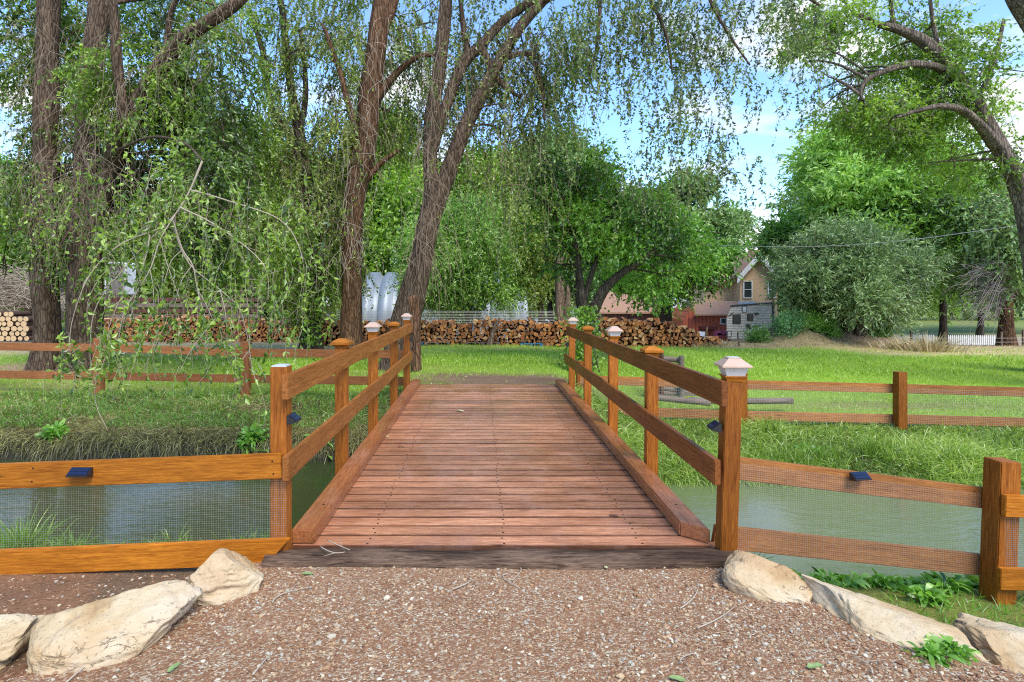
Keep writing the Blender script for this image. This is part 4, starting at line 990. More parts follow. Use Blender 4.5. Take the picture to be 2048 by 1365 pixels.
def window_at(parent, px0, py0, px1, py1, d, frame=M['white'], mull=True, t=1.6):
    m = MB(); fr_ = m; a = (px0,py0); dd = d-.05
    def r(x0,y0,x1,y1,dep,dq): 
        p = P(x0,y1,d); q = P(x1,y0,d); m.box2((p[0],d-dep,p[2]),(q[0],d+.02,q[2]))
    r(px0,py0,px1,py0+t,.09,0); r(px0,py1-t,px1,py1,.09,0); r(px0,py0+t,px0+t,py1-t,.088,0); r(px1-t,py0+t,px1,py1-t,.088,0)
    if mull: r(px0+t,(py0+py1)/2-.5,px1-t,(py0+py1)/2+.5,.07,0)
    o = m.build('window', frame, parent)
    m = MB(); p = P(px0+t,py1-t,d); q = P(px1-t,py0+t,d); m.box2((p[0],d-.03,p[2]),(q[0],d+.01,q[2])); m.build('pane', M['glass'], o); return o

def house():
    d = 46.0; t = thing('brick_house', 'two-storey tan brick house with white gable trim half hidden behind the trees on the right', 'house', (22,48,-2))
    m = MB(); prism_px(m, [(1480,690),(1556,690),(1556,551),(1518,512),(1480,551)], d, 8); m.build('wall', M['brick'], t)
    m = MB(); prism_px(m, [(1410,690),(1480,690),(1480,566),(1410,566)], d+1.2, 6); m.build('wall', M['brick'], t)
    m = MB()   # main roof, ridge along x
    m.add([pz(1405,566,d+.6),pz(1490,561,d+.6),pz(1520,508,d+5),pz(1455,526,d+5),pz(1405,570,d+.7),pz(1490,565,d+.7)], [(0,1,2,3),(4,5,1,0)])
    # gable wing roof
    L0 = np.array(P(1474,557,d-.4)); L1 = np.array(P(1518,508,d-.4)); R0 = np.array(P(1562,557,d-.4)); th = np.array([0,0,.16]); bk = np.array([0,9,0])
    for a, b in ((L0,L1),(R0,L1)): m.add([a,b,b+bk,a+bk,a+th,b+th,b+bk+th,a+bk+th], [(0,3,2,1),(4,5,6,7),(0,1,5,4),(1,2,6,5),(2,3,7,6),(3,0,4,7)])
    rf = m.build('roof', M['shingle'], t)
    m = MB(); m.box2(pz(1505,516,d+2),pz(1519,502,d+2.6)); m.box2(pz(1504,504,d+1.95),pz(1520,502,d+2.7)); m.build('chimney', M['brick'], rf)
    m = MB()
    for a, b in ((L0,L1),(R0,L1)): m.prism([a-[0,.03,.42],b-[0,.03,.42],b-[0,.03,-.1],a-[0,.03,-.1]], (0,-.06,0))
    m.build('gable_trim', M['white'], t)
    window_at(t,1486,562,1504,597,d-.01); window_at(t,1535,562,1550,597,d-.01)
    # neighbouring lean-to with tan wall
    m = MB(); prism_px(m, [(1385,632),(1490,632),(1490,604),(1385,604)], d-2.5, 2.2); m.build('porch_wall', M['brick'], t)
house()
def shed():
    d = 38.0; t = thing('red_shed', 'brick red wooden shed with tan shingle roof and small white window left of the trailer', 'shed', (15.6,38,-1.6))
    m = MB(); prism_px(m, [(1390,682),(1462,682),(1462,630),(1390,630)], d, 3); prism_px(m, [(1367,678),(1389.5,680),(1389.5,620),(1383,616),(1367,640)], d-.1, 3); m.build('wall', M['redpaint'], t)
    m = MB(); m.add([pz(1389,632,d-.4),pz(1470,632,d-.4),pz(1476,606,d+2),pz(1394,606,d+2),pz(1389,629.5,d-.4),pz(1470,629.5,d-.4),pz(1476,603.5,d+2),pz(1394,603.5,d+2)], [(0,1,5,4),(4,5,6,7),(1,2,6,5),(0,4,7,3),(0,3,2,1)]); m.build('roof', M['tanroof'], t)
    window_at(t,1440,636,1453,649,d-.01,mull=False)
    m = MB(); p = P(1385,622,d-.3); m.box2(pz(1377,660,d-.16),pz(1387,636,d-.11)); m.build('door', plain('red_door',(.24,.05,.03),.6), t)
    m = MB(); m.box2(pz(1401.5,659,d-.28),pz(1430.5,653,d-.02)); m.build('shelf_box', plain('dark_maroon',(.10,.03,.03),.6), t)
    s = thing('sofa', 'small pink patterned sofa standing against the red shed next to the trailer', 'sofa', P(1444,676,d-.8))
    pk = plain('pink_fabric', (.42,.09,.14), .9, 0, .5, 30); dd = d-1
    m = MB(); m.box2(pz(1435,671,dd),pz(1452,666,dd+.6)); m.build('seat', pk, s); m = MB(); m.box2(pz(1435,666,dd+.4),pz(1452,660.5,dd+.6)); m.build('backrest', pk, s)
    for a,b in ((1434,1437),(1450,1453)): m = MB(); m.box2(pz(a,674,dd),pz(b,663,dd+.6)); m.build('armrest', pk, s)
    m = MB(); m.add([pz(1391,676,d-1),pz(1410,677,d-1),pz(1410,664,d-.6),pz(1392,663,d-.6)],[(0,1,2,3)]); m.add([pz(1391,676,d-.97),pz(1410,677,d-.97),pz(1410,664,d-.57),pz(1392,663,d-.57)],[(3,2,1,0)])
    tag(m.build('white_board', M['white']), 'white sheet leaning against the red shed wall', 'board')
shed()
def barn():
    d = 42.0; t = thing('old_barn', 'long low dark wooden barn with tan roof behind the right firewood stack', 'barn', (11,42,-1.7))
    m = MB(); prism_px(m, [(1205,680),(1322,680),(1322,626),(1205,626)], d, 5); m.build('wall', M['barnwood'], t)
    m = MB(); m.add([pz(1196,628,d-.5),pz(1332,628,d-.5),pz(1338,588,d+3),pz(1200,588,d+3),pz(1196,625,d-.5),pz(1332,625,d-.5),pz(1338,585,d+3),pz(1200,585,d+3)], [(0,1,5,4),(4,5,6,7),(1,2,6,5),(0,4,7,3),(0,3,2,1)]); m.build('roof', M['tanroof'], t)
    window_at(t,1256,636,1272,650,d-.01,frame=M['barnwood'],mull=False)
    d=44; t = thing('garage', 'small pale garage with gabled roof behind the forked dark tree', 'garage', (8.5,44,-1.8))
    m = MB(); prism_px(m, [(1152,680),(1200,680),(1200,633),(1176,622),(1152,633)], d, 5); m.build('wall', M['white'], t)
    m = MB()
    for a,b in (((1148,636),(1176,621)),((1204,636),(1176,621))):
        a_,b_=P(*a,d-.3),P(*b,d-.3); th=np.array([0,0,.12]); bk=np.array([0,5.5,0]); m.add([a_,b_,b_+bk,a_+bk,a_+th,b_+th,b_+bk+th,a_+bk+th],[(0,3,2,1),(4,5,6,7),(0,1,5,4),(1,2,6,5),(2,3,7,6),(3,0,4,7)])
    m.build('roof', plain('grey_roof',(.30,.31,.33),.8), t)
    m = MB(); prism_px(m,[(1157,672),(1195,672),(1195,642),(1157,642)],d-.06,.04); m.build('door', plain('pale_garage_door',(.58,.62,.60),.6), t)
    d=47; t = thing('white_outbuilding', 'white painted outbuilding seen between the barn and the red shed', 'building', (14,47,-2))
    m = MB(); prism_px(m, [(1318,690),(1400,690),(1400,612),(1362,596),(1318,616)], d, 4); m.build('wall', M['white'], t)
    m = MB(); m.box2(pz(1345,690,d-.08),pz(1357,640,d-.01)); m.build('door', M['glass'], t)
barn()
def trailer():
    d = 33.0; t = thing('travel_trailer', 'beige ribbed travel trailer with dark tinted windows parked beside the red shed', 'trailer', P(1500,683,33))
    prof = [(1453,674),(1456,679),(1550,683),(1550,606),(1546,605),(1462,613),(1453,637)]
    m = MB(); m.prism([pz(x_,y_,d) for x_,y_ in prof], (1.15,2.4,0)); m.build('body', M['rv'], t, bevel=.03)
    blk = M['blackplastic']
    m = MB(); m.prism([pz(x_,y_,d-.03) for x_,y_ in [(1460.5,614.5),(1546.5,607.5),(1546.5,604.5),(1460.5,611.8)]], (1.15,2.4,0)); prism_px(m,[(1544.6,683),(1547.5,683),(1547.5,607.6),(1544.6,607.6)],d-.035,.03); m.build('trim', blk, t)
    def win(a,b,c,e,nm='window',fr_=blk,gl=M['glass']):
        m = MB(); m.box2(pz(a,e,d-.06),pz(c,b,d-.002)); o = m.build(nm, fr_, t, bevel=.01); m = MB(); m.box2(pz(a+1,e-1,d-.075),pz(c-1,b+1,d-.062)); m.build('pane', gl, o)
    win(1466,629,1481,648); win(1495,628,1506,642); win(1492,649,1500,656)
    win(1484.5,613,1493.5,625,'vent_hatch',blk,M['white']); win(1454.5,662.5,1462.5,674.5,'storage_hatch',blk,M['rv'])
    m = MB(); m.box2(pz(1511,630,d-.12),pz(1515.5,626,d-.002)); m.build('lamp', blk, t)
    m = MB(); prism_px(m,[(1456,634),(1458,631),(1468,624),(1463,631)],d-.02,.015); prism_px(m,[(1497,656),(1522,650),(1522,651.5),(1500,659)],d-.02,.015); m.build('stripe', blk, t)
    for x in (1512,1528):
        c = P(x,682,d+.12); w_ = thing('w','','',c); bpy.data.objects.remove(w_)
        m = MB(); a = np.arange(18)/18*6.283; R = .33; V = np.vstack([np.stack([np.cos(a)*R,0*a,np.sin(a)*R],1)+c+[0,y,0] for y in (-.18,.05)]); m.add(V,[tuple(range(18)),tuple(range(18,36))[::-1]]+[(i,i+18,(i+1)%18+18,(i+1)%18) for i in range(18)]); m.build('wheel', blk, t)
    m = MB(); m.box2(pz(1486,608,d+.6),pz(1502,603,d+1.2)); m.build('roof_vent', M['white'], t)
trailer()
def quonset():
    t = thing('quonset_hut', 'silver arched corrugated steel hut behind the long firewood stack', 'hut', (-4,38,-1.7))
    xa, xb = (716-CX)*36/F_PX, (1056-CX)*36/F_PX; R = 3.6; zc = -1.6; yc = 36+R
    n = 9; wdt = (xb-xa)/n; prof = [(0,0.),(.12,.26),(.58,.26),(.70,0.),(1.,0.)]
    an = np.concatenate([[0],np.linspace(.0,1.0,22)]); arc = []
    for u in np.linspace(0,1,25):
        a = math.pi*(1-u) ; arc.append((yc+R*math.cos(a)*(1.0), zc+1.25+ (R*.86)*math.sin(a)))
    arc = [(yc-R,zc)]+arc+[(yc+R,zc)]; K = len(arc)
    for i in range(n):
        m = MB(); V = []
        for u, h in prof:
            for (y_,z_) in arc:
                nn = np.array([0,y_-yc,(z_-(zc+1.25))*1.15]); nn[2] = max(nn[2],0); nn /= np.linalg.norm(nn)+1e-9
                V.append((xa+wdt*(i+u), y_+nn[1]*h, z_+nn[2]*h))
        F = [(a*K+b,a*K+b+1,(a+1)*K+b+1,(a+1)*K+b) for a in range(len(prof)-1) for b in range(K-1)]
        m.add(V,F); o = m.build('arch_panel', M['steel'], t)
        for k,p_ in enumerate(o.data.polygons): p_.use_smooth = True
    m = MB(); m.add([(xa+.05,y_,z_) for y_,z_ in arc],[tuple(range(K))]); m.add([(xb-.05,y_,z_) for y_,z_ in arc],[tuple(range(K))]); m.build('end_wall', M['steel'], t)
quonset()
def left_things():
    # lumber stacked like a cabin
    rg = random.Random(4); t = thing('lumber_rack', 'rack of weathered stacked planks behind the two big left trunks', 'lumber rack', P(80,632,26))
    d = 26
    for i in range(13):
        y0 = 548+i*6.4; a = 44-rg.uniform(-3,4)+ (0 if i < 9 else 6); m = MB(); m.box2(pz(a,y0+4,d),pz(128+rg.uniform(-5,6),y0,d+1.2)); m.build('plank', M['greywood'], t)
    for x in (58,90,118): m = MB(); m.box2(pz(x,640,d+.2),pz(x+4,552,d+.5)); m.build('upright', M['greywood'], t)
    m = MB(); m.add([pz(28,560,d-.4),pz(80,538,d-.4),pz(132,548,d-.4),pz(132,548,d+1.8),pz(80,538,d+1.8),pz(28,560,d+1.8),pz(28,564,d-.4),pz(80,542,d-.4),pz(132,552,d-.4)],[(0,1,4,5),(1,2,3,4),(6,7,1,0),(7,8,2,1)]); m.build('roof', plain('dark_tar_roof',(.06,.05,.045),.9), t)
    t = thing('board_fence', 'low dark horizontal board fence behind the left firewood stack', 'fence', P(400,640,28)); d=28.5
    for i in range(5): m = MB(); m.box2(pz(205,640-i*11+8,d),pz(520,640-i*11,d+.04)); m.build('board', M['greywood'] if i%2 else M['barnwood'], t)
    for x in range(210,530,52): m = MB(); m.box2(pz(x,650,d-.1),pz(x+4,590,d)); m.build('post', M['greywood'], t)
    # brush pile
    rr = np.random.default_rng(33); n = 900; c = P(25,632,24.5); u = rr.normal(size=(n,3))*[.9,.5,.5]; s = c+u*[1,1,0]+np.stack([0*u[:,0],0*u[:,0],np.abs(u[:,2])*(1-np.clip(np.abs(u[:,0])/2.6,0,.8))*1.6],1)+[0,0,.4]
    dv = unit(rr.normal(size=(n,3))*[1,.6,.35])*(.35+.5*rr.random((n,1))); PL = s[:,None,:]+dv[:,None,:]*np.linspace(-1,1,4)[None,:,None]+rr.normal(size=(n,4,3))*.04
    tag(curve_obj('brush_pile', PL, .016, M['twigpale'], None), 'heap of pale dry branches above the round logs at far left', 'brush pile')
    # rusty pillar-like stump at left edge, white van, machinery, pickup
    t = thing('white_van', 'white vehicle glimpsed behind the trees to the right of the two big left trunks', 'van', P(238,625,30)); d=30
    m = MB(); prism_px(m,[(208,590),(250,590),(250,530),(246,524),(212,524),(208,532)],d,1.0); m.build('body', M['white'], t, bevel=.05); m = MB(); m.box2(pz(214,542,d-.03),pz(244,530,d-.004)); m.build('windscreen', M['glass'], t)
    t = thing('board_screen', 'upright grey weathered boards standing before the white vehicle behind the trees', 'boards', P(229,640,29))
    for k_ in range(9): m = MB(); m.box2(pz(212+k_*4,648,29.2),pz(215.4+k_*4,526+random.uniform(-1,2),29.25)); m.build('board', M['greywood'], t)
    t = thing('farm_machine', 'rusty brown farm machine with metal grille between the two middle trunks', 'machine', P(655,648,27)); d = 27; rm = plain('rusty_brown_metal',(.11,.06,.045),.6,.3,.4,5)
    m = MB(); m.box2(pz(645,650,d),pz(662,612,d+1.2)); m.build('body', rm, t)
    for i in range(6): m = MB(); m.box2(pz(643,647-i*6,d-.08),pz(672,646-i*6+1.4,d-.03)); m.build('bar', rm, t)
    m = MB(); m.lathe([(.25,0),(.28,.1),(.2,.35),(.1,.42)], P(652,612,d+.4), 12); m.build('cap', M['white'], t)
    t = thing('pickup_truck', 'silver pickup truck whose cab shows just above the firewood stack', 'truck', P(1085,655,34)); d = 34
    m = MB(); prism_px(m,[(1066,668),(1112,668),(1112,650),(1102,649),(1098,640),(1074,640),(1070,649),(1066,651)],d,1.8); m.build('body', plain('silver_paint',(.55,.58,.60),.3,.4), t, bevel=.04)
    m = MB(); prism_px(m,[(1073,648),(1085,648),(1085,642),(1076,642)],d-.03,.02); prism_px(m,[(1087,648),(1098,648),(1096,642),(1087,642)],d-.03,.02); m.build('side_window', M['glass'], t)
    for x in (1074,1104): m = MB(); a = np.arange(16)/16*6.283; c = P(x,668,d); V = np.vstack([np.stack([np.cos(a)*.33,0*a+yy,np.sin(a)*.33],1)+c for yy in (-.06,.15)]); m.add(V,[tuple(range(16)),tuple(range(16,32))[::-1]]+[(i,i+16,(i+1)%16+16,(i+1)%16) for i in range(16)]); m.build('wheel', M['blackplastic'], t)
left_things()
def picket():
    d = 34; t = thing('picket_fence', 'white picket fence in the distance at the right, below the dark spreading tree', 'fence', P(1860,694,d)); n = 0
    segs = [(1764,1815,671,693),(1822,1872,670,693),(1876,2008,671,694)]
    for a,b,y0,y1 in segs:
        for i in range(int((b-a)/4.0)):
            x = a+i*4.0; q = P(x,y1,d); p = P(x+2.3,y0,d); mx = (q[0]+p[0])/2
            if n < 100:
                m = MB(); m.prism([(q[0],d,q[2]),(p[0],d,q[2]),(p[0],d,p[2]-.03),(mx,d,p[2]+.02),(q[0],d,p[2]-.03)],(0,.02,0)); m.build('picket', M['white'], t)
            n += 1
        for yy in (676,688): m = MB(); m.box2(pz(a-1,yy+1.5,d+.022),pz(b+1,yy-.5,d+.06)); m.build('rail', M['white'], t)
    # wire fence with posts in front
    t = thing('wire_fence', 'wire field fence with thin rusty posts behind the lawn at far right', 'fence', P(1900,712,24))
    for px,w_,yt in ((1822,3.2,658),(2003,3.2,664),(2046,3,660)):
        p = P(px,712,23.5); m = MB(); m.box2((p[0]-.03,23.47,p[2]-.2),(p[0]+.04,23.53,P(px,yt,23.5)[2])); m.build('post', M['barklight'] if px!=1822 else M['barkdark'], t)
    for yy in (676,684,692,700): m = MB(); m.tube([P(x,yy+(.8 if (x//60)%2 else 0),23.44) for x in range(1700,2180,40)],.006,4); m.build('wire', M['wire'], t)
    t = thing('field_fence', 'wire field fence running behind the long firewood stack', 'fence', P(900,640,22))
    for yy in np.linspace(623,645,8): m = MB(); m.tube([P(x,yy,22.3) for x in range(560,1130,50)],.007,4); m.build('wire', M['wire'], t)
    for x in (575,700,905,1060): m = MB(); m.tube([P(x,660,22.35),P(x,620,22.35)],.03,6); m.build('post', M['barkdark'], t)
    # log hitching rail / bench and logs on the lawn
    t = thing('log_barrier', 'low rustic barrier of grey peeled logs between posts on the lawn behind the right handrail', 'log barrier', P(1340,792,10.6)); d = 10.8
    for px in (1322,1363): m = MB(); m.tube([P(px,800,d),P(px,712 if px>1340 else 706,d)],.052,10); m.build('post', M['greywood'] if px>1340 else M['barkred'], t)
    for k,(y0,y1) in enumerate(((717,722),(730,735),(772,788),(784,792))): m = MB(); m.tube(catmull([P(1290 if k>1 else 1318,y0,d+.1),P(1340,(y0+y1)/2-1,d+.12),P(1366 if k<2 else 1410,y1,d+.1)],.1),.055,10); m.build('rail', M['greywood'], t, smooth=True)
    for (xa,ya,xb,yb,l) in ((1378,801,1585,802,'long pale peeled log lying on the lawn behind the right fence'),(1290,792,1420,806,'shorter grey log lying beside the log barrier')):
        m = MB(); m.tube(catmull([P(xa,ya,9.75),P((xa+xb)/2,(ya+yb)/2+1,9.7),P(xb,yb,9.65)],.15),.055,12); tag(m.build('log', M['greywood'], smooth=True), l, 'log')
    m = MB(); m.prism([P(1690,688,21),P(1708,690,21),P(1706,672,21),P(1692,672,21)],(0,.5,0)); 
    for yy in (676,681,686): m.box2(pz(1688,yy+1.5,20.96),pz(1709,yy,21.0))
    t2 = m.build('slatted_crate', M['greywood']); t2.location.x += (1743-1698)*21/F_PX; tag(t2,'brown slatted wooden crate under the grey-green spreading tree','crate')
    # power lines
    for i,(a,b,c,l) in enumerate(((1560,2120,(407,401,396),'upper of the two thin cables crossing in front of the tall bright tree'),(1560,2120,(396,391,386),'lower'),(1300,2120,(490,486,440),'thicker cable rising to the right across the dark right-hand tree'))):
        d = 29 if i<2 else 19; pts = catmull([P(a,c[0]+ (0 if i!=1 else 0),d),P((a+b)/2,c[1]+ (4 if i==2 else 3),d),P(b,c[2],d)],.5); m = MB(); m.tube(pts,.009,5); tag(m.build('power_line', plain('pale_cable',(.22,.23,.23),.6)), 'topmost thin cable in front of the tall bright tree' if i==1 else l if i else 'thin cable just below the topmost one in front of the tall bright tree', 'cable')
picket()

# ------------------------------------------------------------------ trees
def tree(name, label, cat, base, group=None): return thing(name, label, cat, base, group)
def crown_obj(parent, mat, blobs, seed, tw_mat=None, name='crown', tw_r=.0052, mult=1.0, **k):
    blobs = [(c_, r_, int(n_*mult)) for c_, r_, n_ in blobs]
    V, v4, PL = sprays(blobs, seed, **k); o = leaf_obj(name, M[mat], parent, V, v4)
    if tw_mat is not None and len(PL): curve_obj('twigs', PL, tw_r, M[tw_mat], parent)
    return o

# --- big left pair (share a buttress)
D0 = 13.4
t1 = tree('elm_tree', 'leftmost big furrowed trunk leaning slightly, with vine-like twigs hanging down it', 'tree', P(88,735,D0))
_, p1 = limb_obj('trunk', [[(88,760,77,D0),(92,722,57,D0),(93,650,46,D0),(88,540,43,D0),(86,400,43,D0),(90,250,41,D0),(95,120,39,D0),(100,0,36,D0),(108,-180,31,D0)]], M['bark'], t1, 101)
bl1 = [(c_+[0,1.9,0],r_,n_) for c_,r_,n_ in [blob(-30,60,13,110,120,1.6,300),blob(30,240,12.6,90,110,1.4,240),blob(110,330,12,90,80,1.0,120),blob(60,-90,13,160,110,1.8,260),blob(-60,380,12,80,110,1.4,200),blob(20,470,11.8,70,60,.9,110)]]
limbs_mesh('limb', auto_limbs(p1, bl1, 11, .05, 3), M['bark'], t1)
crown_obj(t1,'leaf',bl1,102,'twigdark',mult=2.9,L=.092,per=15,tw=.5,hang=.5,thr=-.22)
t2 = tree('elm_tree', 'second big furrowed trunk from the left, its thick limb arching to the right', 'tree', P(165,740,D0-.2))
_, p2 = limb_obj('trunk', [[(165,765,129,D0-.2),(166,728,79,D0-.2),(168,650,64,D0-.2),(172,560,58,D0-.2),(172,470,57,D0-.2),(176,380,48,D0-.2),(180,250,45,D0-.2),(188,120,41,D0),(200,0,36,D0),(215,-180,29,D0)],
    [(185,470,38,D0-.25),(205,390,38,D0-.4),(235,290,38,D0-.6),(268,215,34,D0-.8),(315,140,31,D0-1),(365,80,28,D0-1.2),(420,45,25,D0-1.4),(475,5,22,D0-1.5),(540,-70,17,D0-1.5)],
    [(230,310,22,D0-.7),(245,240,21,D0-1),(232,120,19,D0-1.2),(228,20,16,D0-1.3),(220,-90,12,D0-1.3)],
    [(330,135,14,D0-1),(335,80,13,D0-1.2),(345,20,11,D0-1.4),(390,-60,8,D0-1.6)]], M['bark'], t2, 103)
bl2 = [(c_+[0,2.6 if k_%3 else .4,0],r_,n_) for k_,(c_,r_,n_) in enumerate([blob(250,150,12.2,110,110,1.5,620),blob(340,220,11.8,120,90,1.4,420),blob(160,300,11.6,90,80,.9,150),blob(410,130,12,100,110,1.4,230),blob(300,-60,12.5,200,100,1.8,330),blob(290,370,11.2,110,80,1.2,300),blob(420,330,11.5,80,90,1.2,160),blob(200,430,11,110,70,1.0,240),blob(330,470,10.8,110,70,1.1,260),blob(90,500,11,90,50,.8,120),blob(480,430,11.5,80,80,1.0,170)])]
limbs_mesh('limb', auto_limbs(p2, bl2, 12, .045, 2), M['bark'], t2)
crown_obj(t2,'leaf',bl2,104,'twigdark',mult=2.5,L=.092,per=15,tw=.5,hang=.5,thr=-.22)
# dead vine-like twigs over the trunks
def hanging(parent, spec, n, length, seed, mat='twig', r=.006, jitter=(.35,.3,.1), name='hanging_twigs', k=9):
    rg = np.random.default_rng(seed); A = np.array([list(P(a,b,d)) for a,b,d in spec]); t = rg.random(n)*(len(A)-1); i = t.astype(int).clip(0,len(A)-2); f = (t-i)[:,None]
    s = A[i]*(1-f)+A[i+1]*f+rg.normal(size=(n,3))*np.array(jitter)+[0,-.25,0]
    PL = strands(s, length, seed+1, k, .55); curve_obj(name, PL, r, M[mat], parent, .45); return PL
hanging(t1,[(90,40,13.2),(88,250,13.2),(88,480,13.2)],120,1.2,111); hanging(t2,[(195,40,13.1),(178,250,13),(175,500,13)],150,1.15,112); hanging(t2,[(180,450,12.9),(240,290,12.6),(330,130,12.2),(470,0,11.8)],150,1.4,113)
PLc = hanging(t2,[(60,330,11.5),(200,360,11.3),(330,390,11.2),(470,400,11.3)],150,1.7,114,'twig',.005,(.5,.5,.3)); V,v4 = strand_leaves(PLc,115,.09,.09); leaf_obj('crown_fringe', M['leaf'], t2, V, v4)
# reaching limb with pale bare branches and drooping leafy ends close to the creek
fd = 7.0
def pxp(l): return catmull([P(a,b,d) for a,b,d in l], .06)
main = [(pxp([(236,300,12.4),(300,262,9.8),(370,250,8.2),(405,322,fd)]), None)]
L_ = []
def br_(pts, r0, r1=.35):
    A = pxp(pts); idx = np.linspace(0,len(A)-1,24); A = np.stack([np.interp(idx,np.arange(len(A)),A[:,k]) for k in range(3)],1); L_.append((A, r0*np.linspace(1,r1,24)))
DK = [(lambda A: (A, .026*np.linspace(1,.6,24)))(np.stack([np.interp(np.linspace(0,len(q_)-1,24),np.arange(len(q_)),q_[:,k_]) for k_ in range(3)],1)) for q_ in [pxp([(236,300,12.4),(300,275,10.2),(365,285,8.4),(405,322,fd)])]]; limbs_mesh('reaching_limb', DK, M['bark'], t2, 8)
br_([(405,322,fd),(378,385,fd),(350,430,fd),(318,458,fd),(285,470,fd)], .014,.6)
br_([(318,458,fd),(240,490,fd-.1),(180,550,fd-.2),(145,640,fd-.2),(137,720,fd-.2)], .008)
br_([(335,445,fd),(285,495,fd),(230,560,fd-.1),(190,620,fd-.1),(180,700,fd-.1),(186,800,fd-.1)], .008)
br_([(350,430,fd),(320,480,fd-.2),(300,540,fd-.3),(262,600,fd-.3),(230,650,fd-.4),(200,720,fd-.4),(190,800,fd-.4),(215,860,fd-.4)], .008)
br_([(345,438,fd),(365,500,fd+.1),(385,530,fd+.1),(395,580,fd+.1),(410,640,fd),(412,700,fd)], .010)
br_([(350,430,fd),(352,470,fd+.1),(380,530,fd+.2),(440,580,fd+.2),(480,620,fd+.1),(500,700,fd+.1)], .010)
br_([(360,415,fd),(430,450,fd-.1),(510,510,fd-.2),(535,550,fd-.2),(536,600,fd-.2)], .010)
br_([(300,470,fd),(290,520,fd-.2),(270,570,fd-.2),(240,600,fd-.2),(216,660,fd-.3)], .008)
br_([(380,380,fd),(450,400,fd-.2),(560,440,fd-.3),(600,500,fd-.3),(610,560,fd-.2)], .010)
for (a,b,c,e) in ((260,600,235,690),(255,600,222,700),(250,605,240,660),(262,595,212,740),(290,560,262,640),(300,540,305,640),(385,530,350,610),(395,580,430,650),(440,580,452,700),(410,640,392,720),(365,500,330,560),(320,480,360,600),(180,550,160,600),(230,560,205,590),(500,700,470,760),(500,660,510,760),(505,650,455,720)):
    br_([(a,b,fd-.1),((a+c)/2+random.uniform(-8,8),(b+e)/2-8,fd-.15),(c,e,fd-.2)], .0055,.5)
o = limbs_mesh('bare_limb', [(np.stack([np.interp(np.linspace(0,23,24),np.arange(24),A[:,k]) for k in range(3)],1),r) for A,r in L_], M['twigpale'], t2, 6)
rg = np.random.default_rng(120); st = []
for (px,py,n,s) in ((140,680,18,16),(185,690,26,18),(215,650,14,16),(240,680,20,20),(300,640,22,25),(355,650,20,22),(410,660,24,24),(455,690,20,20),(505,720,14,18),(300,520,26,30),(420,500,26,35),(535,560,28,30),(600,520,24,30),(240,560,18,30),(330,560,18,30),(560,600,16,30),(470,600,16,30),(620,620,10,20),(270,380,30,40),(380,360,26,40),(470,400,34,40),(570,440,30,40),(200,480,24,40)):
    st.append(np.array([P(px+rg.normal()*s,py+rg.normal()*s*1.1,fd-.2+rg.normal()*.25) for _ in range(int(n*.45))]))
st = np.vstack(st); PL = strands(st, .70, 121, 8, .45); PL[:,:,2] = PL[:,:,2]; curve_obj('leafy_twigs', PL, .0028, M['twigpale'], t2, .5)
V,v4 = strand_leaves(PL,122,.078,.045,.05); leaf_obj('drooping_leaves', M['leaf'], t2, V, np.clip(v4+.12,0,1))

# --- slender dark tree (third)
t3 = tree('elm_tree', 'dark ivy-covered slender trunk standing left of the tall reddish trunk', 'tree', P(622,700,16.5)); d=16.5
_, p3 = limb_obj('trunk', [[(622,715,62,d),(622,690,44,d),(626,620,36,d),(630,540,34,d),(622,450,30,d),(615,380,27,d),(606,300,22,d),(590,220,18,d),(575,120,15,d),(560,0,12,d),(540,-100,9,d)],
    [(612,360,16,d),(585,280,14,d),(545,215,12,d),(530,120,10,d),(500,20,8,d)],[(628,500,18,d),(650,420,14,d),(690,330,11,d),(740,250,8,d)],[(600,270,12,d),(612,180,10,d),(600,60,8,d)]], M['barkdark'], t3, 131, 16)
bl3 = [(c_+[0,1.6,0],r_,n_) for c_,r_,n_ in [blob(560,140,15.5,90,110,1.5,420),blob(620,60,15.5,100,100,1.6,420),blob(520,280,15,90,90,1.3,380),blob(610,330,15,70,90,1.2,300),blob(600,450,15,80,80,1.2,300),blob(650,530,15.2,60,60,1.0,170),blob(520,500,15,80,80,1.1,260),blob(560,-60,16,150,80,1.8,300),blob(570,590,15,70,50,.8,120)]]
limbs_mesh('limb', auto_limbs(p3, bl3, 13, .035, 2), M['barkdark'], t3)
crown_obj(t3,'leafdim',bl3,132,'twig',mult=1.7,L=.095,per=14,tw=.55,hang=.6,thr=-.1)
PL = hanging(t3,[(560,300,15.3),(625,300,15.3),(640,500,15.3)],200,1.6,133,'twig',.0045,(.8,.5,.8)); V,v4 = strand_leaves(PL,134,.095,.07); leaf_obj('crown_fringe', M['leafdim'], t3, V, v4)
rr = np.random.default_rng(135); s = np.array([P(622+rr.normal()*14,rr.uniform(560,690),16.1) for _ in range(420)]); V,_ = leaf_quads(s, rr.normal(size=(420,3))+[0,-.6,-.3], .07+.05*rr.random(420), .05+.03*rr.random(420), rr); leaf_obj('ivy', M['leafdark'], t3, V, np.repeat(np.clip(.6+.25*rr.normal(size=420),0,1),4))

